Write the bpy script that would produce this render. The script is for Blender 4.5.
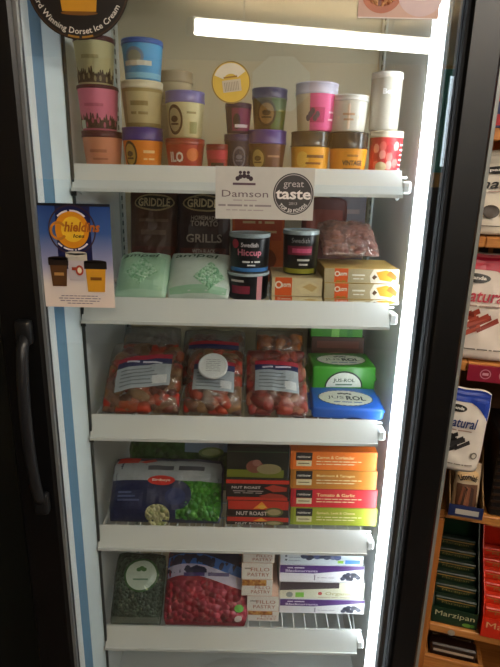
import bpy, bmesh, math, random
from mathutils import Vector, Matrix, noise
random.seed(7)
for o in list(bpy.data.objects): bpy.data.objects.remove(o)
SC = bpy.context.scene; C = SC.collection

# ------------------------------------------------------------ camera, world, light, exposure
FPX = 520.0; CAMZ = 1.45
TH = math.atan(.000564*FPX); RL = math.radians(1.25)
AX_F = Vector((0, math.cos(TH), -math.sin(TH)))
_U = Vector((0, math.sin(TH), math.cos(TH))); _X = Vector((1, 0, 0))
AX_R = math.cos(RL)*_X + math.sin(RL)*_U
AX_V = -math.sin(RL)*_X + math.cos(RL)*_U
CAM = Vector((0, 0, CAMZ))
cd = bpy.data.cameras.new('camera'); cam = bpy.data.objects.new('camera', cd); C.objects.link(cam)
m = Matrix((AX_R, AX_V, -AX_F)).transposed().to_4x4(); m.translation = CAM
cam.matrix_world = m
cd.sensor_fit = 'VERTICAL'; cd.sensor_height = 24; cd.lens = 24*FPX/667; cd.clip_start = .01
SC.camera = cam

W = bpy.data.worlds.new('world'); SC.world = W; W.use_nodes = True
W.node_tree.nodes['Background'].inputs[0].default_value = (.75, .82, 1, 1)
W.node_tree.nodes['Background'].inputs[1].default_value = .05
vs = SC.view_settings; vs.view_transform = 'Standard'; vs.look = 'None'; vs.gamma = 1; vs.use_curve_mapping = False
vs.exposure = 0.0

LED_POWER = 24.0        # freezer light strip
TUBE_POWER = 22.0       # ceiling fluorescent battens
WINDOW_POWER = 5.0

# ------------------------------------------------------------ pixel helpers
def ray(px, py): return AX_F*FPX + AX_R*(px-250) - AX_V*(py-333.5)
def at(px, py, Y): d = ray(px, py); return CAM + d*(Y/d.y)
def onz(px, py, Z): d = ray(px, py); return CAM + d*((Z-CAMZ)/d.z)
def project(p):
    q = Vector(p)-CAM; w = q.dot(AX_F); return 250+FPX*q.dot(AX_R)/w, 333.5-FPX*q.dot(AX_V)/w

# ------------------------------------------------------------ materials
def lin(h):
    if isinstance(h, (tuple, list)): return tuple(h)[:3]
    h = h.lstrip('#'); c = [int(h[i:i+2], 16)/255 for i in (0, 2, 4)]
    return tuple(x/12.92 if x <= .04045 else ((x+.055)/1.055)**2.4 for x in c)
MATS = {}
def M(col, rough=.45, metal=0., var=.07, scale=60., bump=0., bscale=120., spec=.5):
    key = (col, rough, metal, var, scale, bump, bscale)
    if key in MATS: return MATS[key]
    mt = bpy.data.materials.new('surface'); mt.use_nodes = True; nt = mt.node_tree; b = nt.nodes['Principled BSDF']
    c = lin(col)
    tc = nt.nodes.new('ShaderNodeTexCoord')
    n = nt.nodes.new('ShaderNodeTexNoise'); n.inputs['Scale'].default_value = scale; n.inputs['Detail'].default_value = 3
    nt.links.new(tc.outputs['Object'], n.inputs['Vector'])
    mx = nt.nodes.new('ShaderNodeMix'); mx.data_type = 'RGBA'
    mx.inputs[6].default_value = (*[x*(1-var) for x in c], 1); mx.inputs[7].default_value = (*[min(1, x*(1+var)) for x in c], 1)
    nt.links.new(n.outputs['Fac'], mx.inputs[0]); nt.links.new(mx.outputs[2], b.inputs['Base Color'])
    b.inputs['Roughness'].default_value = rough; b.inputs['Metallic'].default_value = metal
    b.inputs['Specular IOR Level'].default_value = spec
    if bump:
        n2 = nt.nodes.new('ShaderNodeTexNoise'); n2.inputs['Scale'].default_value = bscale
        bp = nt.nodes.new('ShaderNodeBump'); bp.inputs['Strength'].default_value = bump; bp.inputs['Distance'].default_value = .004
        nt.links.new(tc.outputs['Object'], n2.inputs['Vector']); nt.links.new(n2.outputs['Fac'], bp.inputs['Height'])
        nt.links.new(bp.outputs[0], b.inputs['Normal'])
    MATS[key] = mt; return mt
def M_emit(col, s):
    mt = bpy.data.materials.new('emitter'); mt.use_nodes = True; nt = mt.node_tree; b = nt.nodes['Principled BSDF']
    b.inputs['Base Color'].default_value = (*lin(col), 1); b.inputs['Emission Color'].default_value = (*lin(col), 1)
    b.inputs['Emission Strength'].default_value = s; return mt
def M_cells(cols, scale, rough=.4, bump=.6, dark=.25, obj_scale=(1, 1, 1)):
    """pieces seen through / printed on a bag: voronoi cells with per-cell colour"""
    mt = bpy.data.materials.new('cells'); mt.use_nodes = True; nt = mt.node_tree; b = nt.nodes['Principled BSDF']
    tc = nt.nodes.new('ShaderNodeTexCoord'); mp = nt.nodes.new('ShaderNodeMapping'); mp.inputs['Scale'].default_value = obj_scale
    nt.links.new(tc.outputs['Object'], mp.inputs[0])
    v = nt.nodes.new('ShaderNodeTexVoronoi'); v.inputs['Scale'].default_value = scale
    nt.links.new(mp.outputs[0], v.inputs['Vector'])
    sp = nt.nodes.new('ShaderNodeSeparateColor'); nt.links.new(v.outputs['Color'], sp.inputs[0])
    r = nt.nodes.new('ShaderNodeValToRGB'); r.color_ramp.interpolation = 'CONSTANT'
    while len(r.color_ramp.elements) < len(cols): r.color_ramp.elements.new(1)
    for i, c in enumerate(cols):
        r.color_ramp.elements[i].position = i/len(cols); r.color_ramp.elements[i].color = (*lin(c), 1)
    nt.links.new(sp.outputs[0], r.inputs[0])
    nt.links.new(r.outputs[0], b.inputs['Base Color'])
    bp = nt.nodes.new('ShaderNodeBump'); bp.invert = True; bp.inputs['Strength'].default_value = bump; bp.inputs['Distance'].default_value = .01
    nt.links.new(v.outputs['Distance'], bp.inputs['Height']); nt.links.new(bp.outputs[0], b.inputs['Normal'])
    b.inputs['Roughness'].default_value = rough; return mt
def M_film(tint='#e8ecec', gloss=.12, haze=.12):
    """clear plastic film: mostly see-through, wrinkled highlights, a little milky"""
    mt = bpy.data.materials.new('film'); mt.use_nodes = True; nt = mt.node_tree; nt.nodes.remove(nt.nodes['Principled BSDF'])
    out = nt.nodes['Material Output']
    t = nt.nodes.new('ShaderNodeBsdfTransparent'); g = nt.nodes.new('ShaderNodeBsdfGlossy'); g.inputs['Roughness'].default_value = .12
    d = nt.nodes.new('ShaderNodeBsdfDiffuse'); d.inputs['Color'].default_value = (*lin(tint), 1)
    n = nt.nodes.new('ShaderNodeTexNoise'); n.inputs['Scale'].default_value = 45; n.inputs['Detail'].default_value = 4
    tc = nt.nodes.new('ShaderNodeTexCoord'); nt.links.new(tc.outputs['Object'], n.inputs['Vector'])
    bp = nt.nodes.new('ShaderNodeBump'); bp.inputs['Strength'].default_value = .8; bp.inputs['Distance'].default_value = .008
    nt.links.new(n.outputs['Fac'], bp.inputs['Height']); nt.links.new(bp.outputs[0], g.inputs['Normal'])
    m1 = nt.nodes.new('ShaderNodeMixShader'); m1.inputs[0].default_value = haze
    nt.links.new(t.outputs[0], m1.inputs[1]); nt.links.new(d.outputs[0], m1.inputs[2])
    m2 = nt.nodes.new('ShaderNodeMixShader'); m2.inputs[0].default_value = gloss
    nt.links.new(m1.outputs[0], m2.inputs[1]); nt.links.new(g.outputs[0], m2.inputs[2])
    nt.links.new(m2.outputs[0], out.inputs[0]); return mt
def M_glass(f0=.105, tint=(.97, .985, .98)):
    """flat door pane: see-through, with a mirror reflection that grows towards grazing angles"""
    mt = bpy.data.materials.new('door_glass'); mt.use_nodes = True; nt = mt.node_tree; nt.nodes.remove(nt.nodes['Principled BSDF'])
    out = nt.nodes['Material Output']
    t = nt.nodes.new('ShaderNodeBsdfTransparent'); t.inputs[0].default_value = (*tint, 1)
    g = nt.nodes.new('ShaderNodeBsdfGlossy'); g.inputs['Roughness'].default_value = .004
    lw = nt.nodes.new('ShaderNodeLayerWeight'); lw.inputs[0].default_value = .5
    pw = nt.nodes.new('ShaderNodeMath'); pw.operation = 'POWER'; pw.inputs[1].default_value = 5
    ma = nt.nodes.new('ShaderNodeMath'); ma.operation = 'MULTIPLY_ADD'; ma.inputs[1].default_value = 1-f0; ma.inputs[2].default_value = f0
    mx = nt.nodes.new('ShaderNodeMixShader')
    nt.links.new(lw.outputs['Facing'], pw.inputs[0]); nt.links.new(pw.outputs[0], ma.inputs[0])
    nt.links.new(ma.outputs[0], mx.inputs[0]); nt.links.new(t.outputs[0], mx.inputs[1]); nt.links.new(g.outputs[0], mx.inputs[2])
    nt.links.new(mx.outputs[0], out.inputs[0]); return mt
def M_wood(c1, c2, axis='X', rough=.5):
    mt = bpy.data.materials.new('wood'); mt.use_nodes = True; nt = mt.node_tree; b = nt.nodes['Principled BSDF']
    tc = nt.nodes.new('ShaderNodeTexCoord'); mp = nt.nodes.new('ShaderNodeMapping')
    s = {'X': (1.5, 22, 22), 'Z': (22, 22, 1.5), 'Y': (22, 1.5, 22)}[axis]; mp.inputs['Scale'].default_value = s
    nt.links.new(tc.outputs['Object'], mp.inputs[0])
    n = nt.nodes.new('ShaderNodeTexNoise'); n.inputs['Scale'].default_value = 4; n.inputs['Detail'].default_value = 5; n.inputs['Distortion'].default_value = 1.2
    nt.links.new(mp.outputs[0], n.inputs['Vector'])
    r = nt.nodes.new('ShaderNodeValToRGB'); r.color_ramp.elements[0].color = (*lin(c1), 1); r.color_ramp.elements[1].color = (*lin(c2), 1)
    r.color_ramp.elements[0].position = .3; r.color_ramp.elements[1].position = .7
    nt.links.new(n.outputs['Fac'], r.inputs[0]); nt.links.new(r.outputs[0], b.inputs['Base Color'])
    b.inputs['Roughness'].default_value = rough; return mt
def M_grad(stops, axis=2, lo=0, hi=1, rough=.4):
    """printed colour gradient in object space"""
    mt = bpy.data.materials.new('print_gradient'); mt.use_nodes = True; nt = mt.node_tree; b = nt.nodes['Principled BSDF']
    tc = nt.nodes.new('ShaderNodeTexCoord'); sp = nt.nodes.new('ShaderNodeSeparateXYZ'); nt.links.new(tc.outputs['Object'], sp.inputs[0])
    mr = nt.nodes.new('ShaderNodeMapRange'); mr.inputs[1].default_value = lo; mr.inputs[2].default_value = hi
    nt.links.new(sp.outputs[axis], mr.inputs[0])
    r = nt.nodes.new('ShaderNodeValToRGB')
    while len(r.color_ramp.elements) < len(stops): r.color_ramp.elements.new(1)
    for i, (p, c) in enumerate(stops): r.color_ramp.elements[i].position = p; r.color_ramp.elements[i].color = (*lin(c), 1)
    nt.links.new(mr.outputs[0], r.inputs[0]); nt.links.new(r.outputs[0], b.inputs['Base Color']); b.inputs['Roughness'].default_value = rough
    return mt

# ------------------------------------------------------------ object helpers
class P:
    """collects geometry for ONE mesh object"""
    def __init__(s): s.v = []; s.f = []; s.mi = []; s.mats = []; s.sm = []
    def mat(s, m):
        if m not in s.mats: s.mats.append(m)
        return s.mats.index(m)
    def add(s, vs, fs, m, smooth=False):
        k = len(s.v); i = s.mat(m); s.v += [tuple(x) for x in vs]
        for f in fs: s.f.append([k+j for j in f]); s.mi.append(i); s.sm.append(smooth)
        return s
    def box(s, x0, x1, y0, y1, z0, z1, m, bev=0., seg=1):
        if bev:
            bm = bmesh.new(); bmesh.ops.create_cube(bm, size=1)
            for v in bm.verts: v.co = Vector(((x0+x1)/2+v.co.x*(x1-x0), (y0+y1)/2+v.co.y*(y1-y0), (z0+z1)/2+v.co.z*(z1-z0)))
            bmesh.ops.bevel(bm, geom=bm.edges[:], offset=bev, segments=seg, profile=.5, affect='EDGES')
            bm.verts.index_update()
            s.add([v.co.copy() for v in bm.verts], [[v.index for v in f.verts] for f in bm.faces], m, seg > 1); bm.free(); return s
        vs = [(x, y, z) for z in (z0, z1) for y in (y0, y1) for x in (x0, x1)]
        return s.add(vs, [(0, 2, 3, 1), (4, 5, 7, 6), (0, 1, 5, 4), (2, 6, 7, 3), (0, 4, 6, 2), (1, 3, 7, 5)], m)
    def lathe(s, prof, m, n=32, cx=0, cy=0, smooth=True):
        vs = []; fs = []
        for r, z in prof:
            for i in range(n): a = 2*math.pi*i/n; vs.append((cx+r*math.cos(a), cy+r*math.sin(a), z))
        for k in range(len(prof)-1):
            for i in range(n): j = (i+1) % n; fs.append((k*n+i, k*n+j, (k+1)*n+j, (k+1)*n+i))
        s.add(vs, fs, m, smooth)
        b = len(s.v)-len(vs)
        s.f.append([b+i for i in range(n)][::-1]); s.mi.append(s.mat(m)); s.sm.append(False)
        s.f.append([b+(len(prof)-1)*n+i for i in range(n)]); s.mi.append(s.mat(m)); s.sm.append(False)
        return s
    def tube(s, pts, r, m, n=6):
        vs = []; fs = []
        pts = [Vector(p) for p in pts]
        for k, p in enumerate(pts):
            t = (pts[min(k+1, len(pts)-1)]-pts[max(k-1, 0)]).normalized()
            a = t.orthogonal().normalized(); b = t.cross(a)
            for i in range(n): w = 2*math.pi*i/n; vs.append(p+r*(math.cos(w)*a+math.sin(w)*b))
        for k in range(len(pts)-1):
            for i in range(n): j = (i+1) % n; fs.append((k*n+i, k*n+j, (k+1)*n+j, (k+1)*n+i))
        fs.append(tuple(range(n))[::-1]); fs.append(tuple((len(pts)-1)*n+i for i in range(n)))
        return s.add(vs, fs, m, True)
    # -- print on a surface S(u, v, e) -> point
    def rect(s, S, u0, u1, v0, v1, m, e=.0005, n=1, k=1):
        vs = [S(u0+(u1-u0)*i/n, v0+(v1-v0)*j/k, e) for j in range(k+1) for i in range(n+1)]
        fs = [(j*(n+1)+i, j*(n+1)+i+1, (j+1)*(n+1)+i+1, (j+1)*(n+1)+i) for j in range(k) for i in range(n)]
        return s.add(vs, fs, m)
    def poly(s, S, pts, m, e=.0005): return s.add([S(u, v, e) for u, v in pts], [list(range(len(pts)))], m)
    def ell(s, S, cu, cv, ru, rv, m, e=.0005, n=28, inner=0., a0=0., a1=2*math.pi):
        full = abs(a1-a0-2*math.pi) < 1e-6; vs = []; fs = []; K = 3
        for k in range(K+1):
            q = inner+(1-inner)*k/K
            q = max(q, 1e-3)
            for i in range(n+1): a = a0+(a1-a0)*i/n; vs.append(S(cu+ru*q*math.cos(a), cv+rv*q*math.sin(a), e))
        for k in range(K):
            for i in range(n): fs.append((k*(n+1)+i, (k+1)*(n+1)+i, (k+1)*(n+1)+i+1, k*(n+1)+i+1))
        return s.add(vs, fs, m)
    def quad(s, S, p, m, e=.0005, n=8):
        vs = []
        for j in range(n+1):
            for i in range(n+1):
                a, b = i/n, j/n; w = ((1-a)*(1-b), a*(1-b), a*b, (1-a)*b)
                vs.append(S(sum(w[k]*p[k][0] for k in range(4)), sum(w[k]*p[k][1] for k in range(4)), e))
        return s.add(vs, [(j*(n+1)+i, j*(n+1)+i+1, (j+1)*(n+1)+i+1, (j+1)*(n+1)+i) for j in range(n) for i in range(n)], m)
    def scallop(s, S, cu, cv, ru, rv, m, e=.0005, teeth=28, depth=.05):
        pts = []
        for i in range(teeth*2):
            a = math.pi*i/teeth; q = 1+depth*(i % 2)
            pts.append(S(cu+ru*q*math.cos(a), cv+rv*q*math.sin(a), e))
        return s.add([S(cu, cv, e)]+pts, [(0, 1+i, 1+(i+1) % len(pts)) for i in range(len(pts))], m)
    def text(s, S, txt, cu, cv, m, width=None, height=None, e=.0009, bold=0., shear=0.):
        """lettering centred at (cu, cv), fitted to a width and/or cap height in metres"""
        if txt not in LEGIBLE:            # print too small to read in the photograph: word-shaped dashes
            n = len(txt); height = height or width/n*1.6; width = width or height*n*.6; k = 0
            for wd in txt.split():
                a = cu-width/2+width*k/n; b = a+width*len(wd)/n; k += len(wd)+1
                s.rect(S, a, b, cv-height*.3, cv+height*.3, m, e, 4)
            return s
        vs, fs = glyphs(txt, bold, shear)
        if not vs: return s
        x0 = min(v[0] for v in vs); x1 = max(v[0] for v in vs); y0 = min(v[1] for v in vs); y1 = max(v[1] for v in vs)
        sx = width/(x1-x0) if width else None; sy = height/(y1-y0) if height else None
        sx = sx or sy; sy = sy or sx
        return s.add([S(cu+(v[0]-(x0+x1)/2)*sx, cv+(v[1]-(y0+y1)/2)*sy, e) for v in vs], fs, m)
    def build(s, name, parent=None, loc=None, rot=None):
        me = bpy.data.meshes.new(name); me.from_pydata(s.v, [], s.f)
        for mt in s.mats: me.materials.append(mt)
        me.polygons.foreach_set('material_index', s.mi); me.polygons.foreach_set('use_smooth', s.sm); me.update()
        o = bpy.data.objects.new(name, me); C.objects.link(o)
        if parent: o.parent = parent
        if loc is not None: o.location = loc
        if rot is not None: o.rotation_euler = rot
        return o
_G = {}
LEGIBLE = {'Award Winning Dorset Ice Cream', 'hieldins', 'Ices', 'Damson', 'great', 'taste', 'TOP 50 FOODS', '2013', 'GRIDDLE', 'HOMEMADE', 'TOMATO', 'GRILLS', 'WITH BLACK', 'ampel', 'uorn', 'Swedish', 'Hiccup',
           'JUS', 'ROL', 'JUS-ROL', 'NUT ROAST', 'Birdseye', 'rainbow', 'Carrot & Coriander', 'Mushroom & Tarragon', 'Tomato & Garlic', 'Spinach, Leek & Cheese', 'FILLO', 'PASTRY', 'Organic', 'natural', 'panda', '90',
           'Marzipan', 'ILO', 'VINTAGE', 'Bep', 'Licornish', 'Blackcurrants'}
def glyphs(txt, bold, shear):
    k = (txt, bold, shear)
    if k not in _G:
        cu = bpy.data.curves.new('t', 'FONT'); cu.body = txt; cu.resolution_u = 2; cu.offset = bold; cu.shear = shear; cu.fill_mode = 'FRONT'
        o = bpy.data.objects.new('t', cu); C.objects.link(o)
        ev = o.evaluated_get(bpy.context.evaluated_depsgraph_get()); me = ev.to_mesh()
        _G[k] = ([tuple(v.co) for v in me.vertices], [tuple(p.vertices) for p in me.polygons])
        ev.to_mesh_clear(); bpy.data.objects.remove(o); bpy.data.curves.remove(cu)
    return _G[k]
def thing(name, label, cat, loc, rot=(0, 0, 0), group=None):
    o = bpy.data.objects.new(name, None); C.objects.link(o); o.location = loc; o.rotation_euler = rot
    o.empty_display_size = .02
    return tag(o, label, cat, group)
def tag(o, label, cat, group=None):
    o['label'] = label; o['category'] = cat
    if group: o['group'] = group
    return o
def struct(name, p): o = p.build(name); o['kind'] = 'structure'; return o
def arc_low(S, cu, cv, R): return lambda u, v, e: S(cu+(R-v)*math.sin(u/R), cv-(R-v)*math.cos(u/R), e)
def arc_high(S, cu, cv, R): return lambda u, v, e: S(cu+(R+v)*math.sin(u/R), cv+(R+v)*math.cos(u/R), e)

WHITE = M('#f2f2ee', .4); BLACK = M('#0c0c0e', .35)
CREAM = M('#e9dfbd', .45); INK = M('#23201f', .5)

# ============================================================ the room
ZS = [1.466, 1.2245, .979, .714, .440]            # freezer shelf levels, top to bottom
YD = .88                                          # door glass plane
CEIL = 2.42; YW = -3.1
struct('floor', P().box(-2.6, 3.0, YW, 2.0, -.05, 0, M('#4a4038', .5, bump=.1, scale=6)))
struct('ceiling', P().box(-2.6, 3.0, YW, 2.0, CEIL, CEIL+.05, M('#e6cfa4', .8, scale=8)))
struct('wall_back', P().box(-2.6, 3.0, 1.9, 2.0, 0, CEIL, M('#6b5a48', .8, scale=8)))
struct('wall_left', P().box(-2.7, -2.6, YW, 2.0, 0, CEIL, M('#b8a98e', .8, scale=8)))
struct('wall_right', P().box(3.0, 3.1, YW, 2.0, 0, CEIL, M('#8a765c', .8, scale=8)))
struct('wall_front', P().box(-2.6, 3.0, YW-.1, YW, 0, CEIL, M('#dcae66', .8, scale=8)))
# shop window on the wall behind the camera (seen as a reflection in the door)
wq = at(457, 112, 2*YD-YW-.02)
wo = struct('window_1', P().box(wq.x-.10, wq.x+.16, YW, YW+.015, wq.z-.45, wq.z+.28, M_emit('#dff2ff', WINDOW_POWER)))
fr = P(); T = M('#4fa49c', .5)
for (a, b, c, d) in ((-.15, -.10, -.5, .33), (.16, .21, -.5, .33), (-.10, .16, .28, .33), (-.10, .16, -.5, -.45), (.01, .04, -.45, .28)):
    fr.box(wq.x+a, wq.x+b, YW, YW+.04, wq.z+c, wq.z+d, T)
fr.build('window_frame', wo)

# ceiling battens; the first one is seen mirrored in the door glass
def batten(p0, p1, label, power):
    p0 = Vector(p0); p1 = Vector(p1); L = (p1-p0).length; a = math.atan2(p1.y-p0.y, p1.x-p0.x)
    t = thing('fluorescent_batten', label, 'ceiling light', ((p0.x+p1.x)/2, (p0.y+p1.y)/2, CEIL), (0, 0, a), 'ceiling battens of the shop')
    zc = -.19
    P().box(-L/2, L/2, -.025, .025, zc+.068, zc+.08, M('#e8e6e0', .4), .003).build('spine', t)
    P().box(-L/2+.02, L/2-.02, -.055, .055, zc, zc+.067, M_emit('#fff7ec', power), .02, 3).build('diffuser', t)
    for s in (-1, 1):
        P().box(s*L/2-.02, s*L/2+.02, -.058, .058, zc-.003, zc+.067, M('#dedbd2', .4), .008).build('end_cap', t)
        P().tube([(s*L*.3, 0, zc+.08), (s*L*.3, 0, 0)], .006, M('#c9c6be', .4)).build('hanger', t)
    return t
def mirrored(px, py, z):
    q = onz(px, py, z); return (q.x, 2*YD-q.y, z)
batten(mirrored(190, 26, CEIL-.155), mirrored(437, 47, CEIL-.155), 'long white fluorescent ceiling batten mirrored in the freezer door', TUBE_POWER)
batten((.75, -.75, CEIL), (1.75, .25, CEIL), 'white fluorescent ceiling batten added out of view to light the wooden shelves', TUBE_POWER*2)  # added lamp, outside the view, brightens the wooden shelves and rails
# octagonal hanging sign, also only seen mirrored
oq = at(281, 84, 2*YD+1.1)
octo = P(); r = .135
vs = [(r*math.cos(math.pi/8+i*math.pi/4)*1.15, y, r*math.sin(math.pi/8+i*math.pi/4)) for y in (-.004, .004) for i in range(8)]
octo.add(vs, [list(range(8)), list(range(8, 16))[::-1]]+[(i, 8+i, 8+(i+1) % 8, (i+1) % 8) for i in range(8)], M('#f4efe2', .5))
t = thing('hanging_sign', 'pale octagonal card hanging from the ceiling, mirrored in the freezer door', 'sign', (oq.x, 2*YD-oq.y, oq.z))
octo.build('card', t)
P().tube([(0, 0, r*.9), (0, 0, CEIL-oq.z)], .0012, M('#888888', .5)).build('string', t)

# tall dark counter added behind the camera to cut the low wall reflection
t = thing('dark_blocker', 'long dark brown counter added to cut the wall reflection low in the door', 'blocker', (.1, YW+.2, 0))
DB = M('#1d1611', .6)
P().box(-2.4, 2.4, -.19, .19, .08, 1.40, DB).build('body', t)
P().box(-2.4, 2.4, -.17, .15, 0, .0799, BLACK).build('plinth', t)
P().box(-2.43, 2.43, -.195, .21, 1.4005, 1.43, M('#2a1e15', .5), .004).build('blocker_top', t)
for i in range(6): P().box(-2.36+.79*i, -2.36+.79*i+.76, .1905, .205, .12, 1.37, DB, .003).build('blocker_panel', t)
# dark green cupboard left of the freezer
t = thing('green_cupboard', 'very dark green cupboard beside the black freezer door', 'cupboard', (-.80, 1.08, 0))
G = M('#0b120d', .6)
P().box(-.31, .31, -.02, .4, .08, 2.0, G, .004).build('body', t)
P().box(-.31, .31, .02, .4, 0, .08, BLACK).build('plinth', t)
for s in (-1, 1):
    d = P().box(-.305 if s < 0 else .003, -.003 if s < 0 else .305, -.042, -.0205, .1, 1.98, G, .003).build('door', t)
    P().lathe([(.008, 0), (.006, .012), (.013, .02), (.011, .028)], M('#3a2c1c', .4), 14).build('knob', d, (s*.03, -.042, 1.0), (math.pi/2, 0, 0))

# ============================================================ the freezer
XL, XR = -.340, .306          # inside walls
YB = 1.43                     # inside back
FZ = thing('display_freezer', 'tall black glass-door display freezer with a white interior and five white shelves', 'freezer', (0, 0, 0))
LINER = M('#dfe4e4', .35, scale=5, var=.03); SHELFW = M('#e4e8e6', .35, scale=9, var=.03)
BODY = M('#101012', .4); STEEL = M('#9aa3a8', .35, .6)
P().box(XL-.07, XL-.005, .963, YB+.06, .06, 1.98, BODY).build('side_panel', FZ)
P().box(XR+.015, XR+.065, .915, YB+.06, .06, 1.98, BODY).build('side_panel', FZ)
P().box(XL-.07, XR+.065, YB+.061, YB+.075, .06, 1.98, BODY).build('back_panel', FZ)
P().box(XL-.07, XR+.065, .915, YB+.075, 1.981, 2.05, BODY).build('top_panel', FZ)
P().box(XL-.06, XR+.055, .95, YB+.05, 0, .059, BLACK).build('plinth', FZ)
P().box(XL-.0045, XL, .9625, YB+.02, .16, 1.9, LINER).build('liner_wall', FZ)
P().box(XR, XR+.0045, .945, YB+.02, .16, 1.9, LINER).build('liner_wall', FZ)
P().box(XL, XR, YB, YB+.02, .16, 1.9, M('#d2c6a6', .4, scale=5, var=.05)).build('liner_back', FZ)
P().box(XL, XR, .93, YB+.02, .12, .1599, LINER).build('liner_floor', FZ)
P().box(XL, XR, .93, YB+.02, 1.9001, 1.94, LINER).build('liner_roof', FZ)
# jambs: bands of pale plastic and steel round the opening, left
for (pa, pb, ya, yb, mt) in ((56.5, 60.3, .9005, .902, M('#5c6064', .4, .5)), (60.7, 66, .903, .912, M('#e6ecee', .35)), (66.3, 75.5, .914, .926, M('#6d97b8', .4)), (75.8, 90.5, .927, .958, M('#dcecf2', .35))):
    xa, xb = at(pa, 450, ya).x, at(pb, 450, yb).x; pr = [(xa, ya), (xb, yb), (xb, .962), (xa, .962)]
    P().add([(x, y, z) for z in (.13, 1.95) for x, y in pr], [(3, 2, 1, 0), (4, 5, 6, 7)]+[(i, (i+1) % 4, (i+1) % 4+4, i+4) for i in range(4)], mt).build('jamb_strip', FZ)
P().box(at(90.8, 450, .957).x, at(93.2, 450, .957).x, .957, .9615, .2, 1.88, M('#3c4240', .5)).build('seal_strip', FZ)
for z in ZS:
    P().box(at(90.8, 450, .957).x-.001, at(95, 450, .957).x, .953, .9568, z-.048, z-.036, M('#20211f', .5), .001).build('shelf_clip', FZ)
# right
DJ = M('#1a1a1b', .95, spec=.05, scale=62.)
P().box(XR+.001, XR+.014, .925, .944, .13, 1.95, M('#232425', .95, spec=.05, scale=63.), .002).build('jamb_strip', FZ)
P().box(XR+.0145, XR+.05, .905, .9145, .13, 1.95, DJ, .002).build('jamb_strip', FZ)
# slotted shelf standards
for x0, x1, sgn in ((XL+.0005, XL+.005, 1), (XR-.005, XR-.0005, -1)):
    for yy in (.968, 1.36):
        st = P().box(x0, x1, yy, yy+.022, .2, 1.88, M('#b9c4c2', .35, .4)).build('shelf_standard', FZ)
        sl = P(); xe = x1 if sgn > 0 else x0
        z = .22
        while z < 1.86:
            sl.box(min(xe, xe+sgn*.0006), max(xe, xe+sgn*.0006), yy+.005, yy+.017, z, z+.011, M('#2d4a4c', .5)); z += .021
        sl.build('slots', st)
# thin rod on the left jamb and sliding thermometer clip
P().tube([(XL+.012, .955, .22), (XL+.012, .955, 1.62)], .002, M('#8b8a80', .4, .5)).build('rod', FZ)

RX0, RX1 = -.320, .264
wirem = M('#dfe5e4', .35)
for si, z in enumerate(ZS):
    g = P()
    x = RX0+.004
    while x < RX1:
        g.tube([(x, .972, z-.0015), (x, 1.405, z-.0015)], .0014, wirem, 5); x += .0272
    for y in (.985, 1.08, 1.18, 1.28, 1.40): g.tube([(RX0-.012, y, z-.0045), (RX1+.014, y, z-.0045)], .0024, wirem, 6)
    sh = g.build('shelf', FZ)
    zt = z+.006; zb = zt-.0425
    rail = P(); prof = [(.975, zt), (.9725, zt+.0015), (.952, zb+.002), (.950, zb-.001), (.954, zb-.002), (.9775, zt-.001)]
    n = len(prof); vs = [(x, y, zz) for x in (RX0, RX1) for y, zz in prof]
    rail.add(vs, [[i for i in range(n)], [n+i for i in range(n)][::-1]]+[(i, i+n, (i+1) % n+n, (i+1) % n) for i in range(n)], SHELFW)
    # clear price holder lip along the lower edge
    rail.box(RX0, RX1, .947, .950, zb-.003, zb+.003, SHELFW)
    rail.build('price_rail', sh)
    for sx, (x0, x1) in ((-1, (RX0-.012, RX0-.0005)), (1, (RX1+.0005, RX1+.016))):
        P().box(x0, x1, .957, .99, zb+.004, zb+.026, SHELFW, .003).build('rail_clip', sh)
        xx = RX0-.006 if sx < 0 else RX1+.008
        P().tube([(xx, .975, z-.03), (xx, 1.02, z-.045), (xx, 1.10, z-.008)], .0022, wirem).build('shelf_bracket', sh)
# drain bracket below the lowest shelf
P().add([(-.12, .99, .3), (.12, .99, .3), (.05, 1.06, .26), (-.05, 1.06, .26)], [(0, 1, 2, 3)], LINER).box(-.12, .12, .99, 1.0, .285, .3, LINER).build('drain_bracket', FZ)

# vertical light strip
LX = at(404.5, 333, .958).x; LY = .951
q = P().box(LX-.0082, LX+.0082, LY, LY+.014, .335, 1.86, M_emit('#f4faff', LED_POWER), .005, 3)
ls = q.build('light_strip', FZ)
P().box(LX+.0086, LX+.0105, LY-.001, LY+.045, .3, 1.88, M('#cfd6d8', .3)).build('housing_shade_fin', ls)  # housing deepened into a fin that shades the right liner
P().box(LX-.0075, LX+.0075, LY+.001, LY+.013, .305, .3345, M('#a9b9dc', .3), .003).build('strip_cap', ls)

# door: black frame, handle, glass
FRM = M('#060607', .38, scale=8, var=.1)
IL, IR, OL, OR = -.362, .313, -.437, .370
dz0, dz1 = .10, 1.99; y0, y1 = .866, .90
def stile(xa, xb, side):
    p = P(); y1 = .886 if side == 0 else .90; prof = [(xa, y0+.006), (xa+.006, y0), (xb-.006, y0), (xb, y0+.006), (xb, y1), (xa, y1)]; n = len(prof)
    vs = [(x, y, z) for z in (dz0, dz1) for x, y in prof]
    p.add(vs, [list(range(n))[::-1], [n+i for i in range(n)]]+[(i, (i+1) % n, (i+1) % n+n, i+n) for i in range(n)], FRM); return p
dr = P().box(IL, IR, .8785, .8825, dz0+.061, dz1-.061, M_glass()).build('door_glass', FZ)
sl = stile(OL, IL, 0).build('door_frame', FZ)
sr = stile(IR, OR, 1).build('door_frame', FZ)
P().box(IL+.0005, IR-.0005, y0, y1, dz0, dz0+.06, FRM, .004).build('door_frame', FZ)
P().box(IL+.0005, IR-.0005, y0, y1, dz1-.06, dz1, FRM, .004).build('door_frame', FZ)
P().box(OR+.0003, OR+.009, y0+.012, y1, dz0, dz1, M('#8d908c', .35, .3), .001).build('edge_trim', sr)
RUB = M('#242527', .95, spec=.05, scale=61.)
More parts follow.
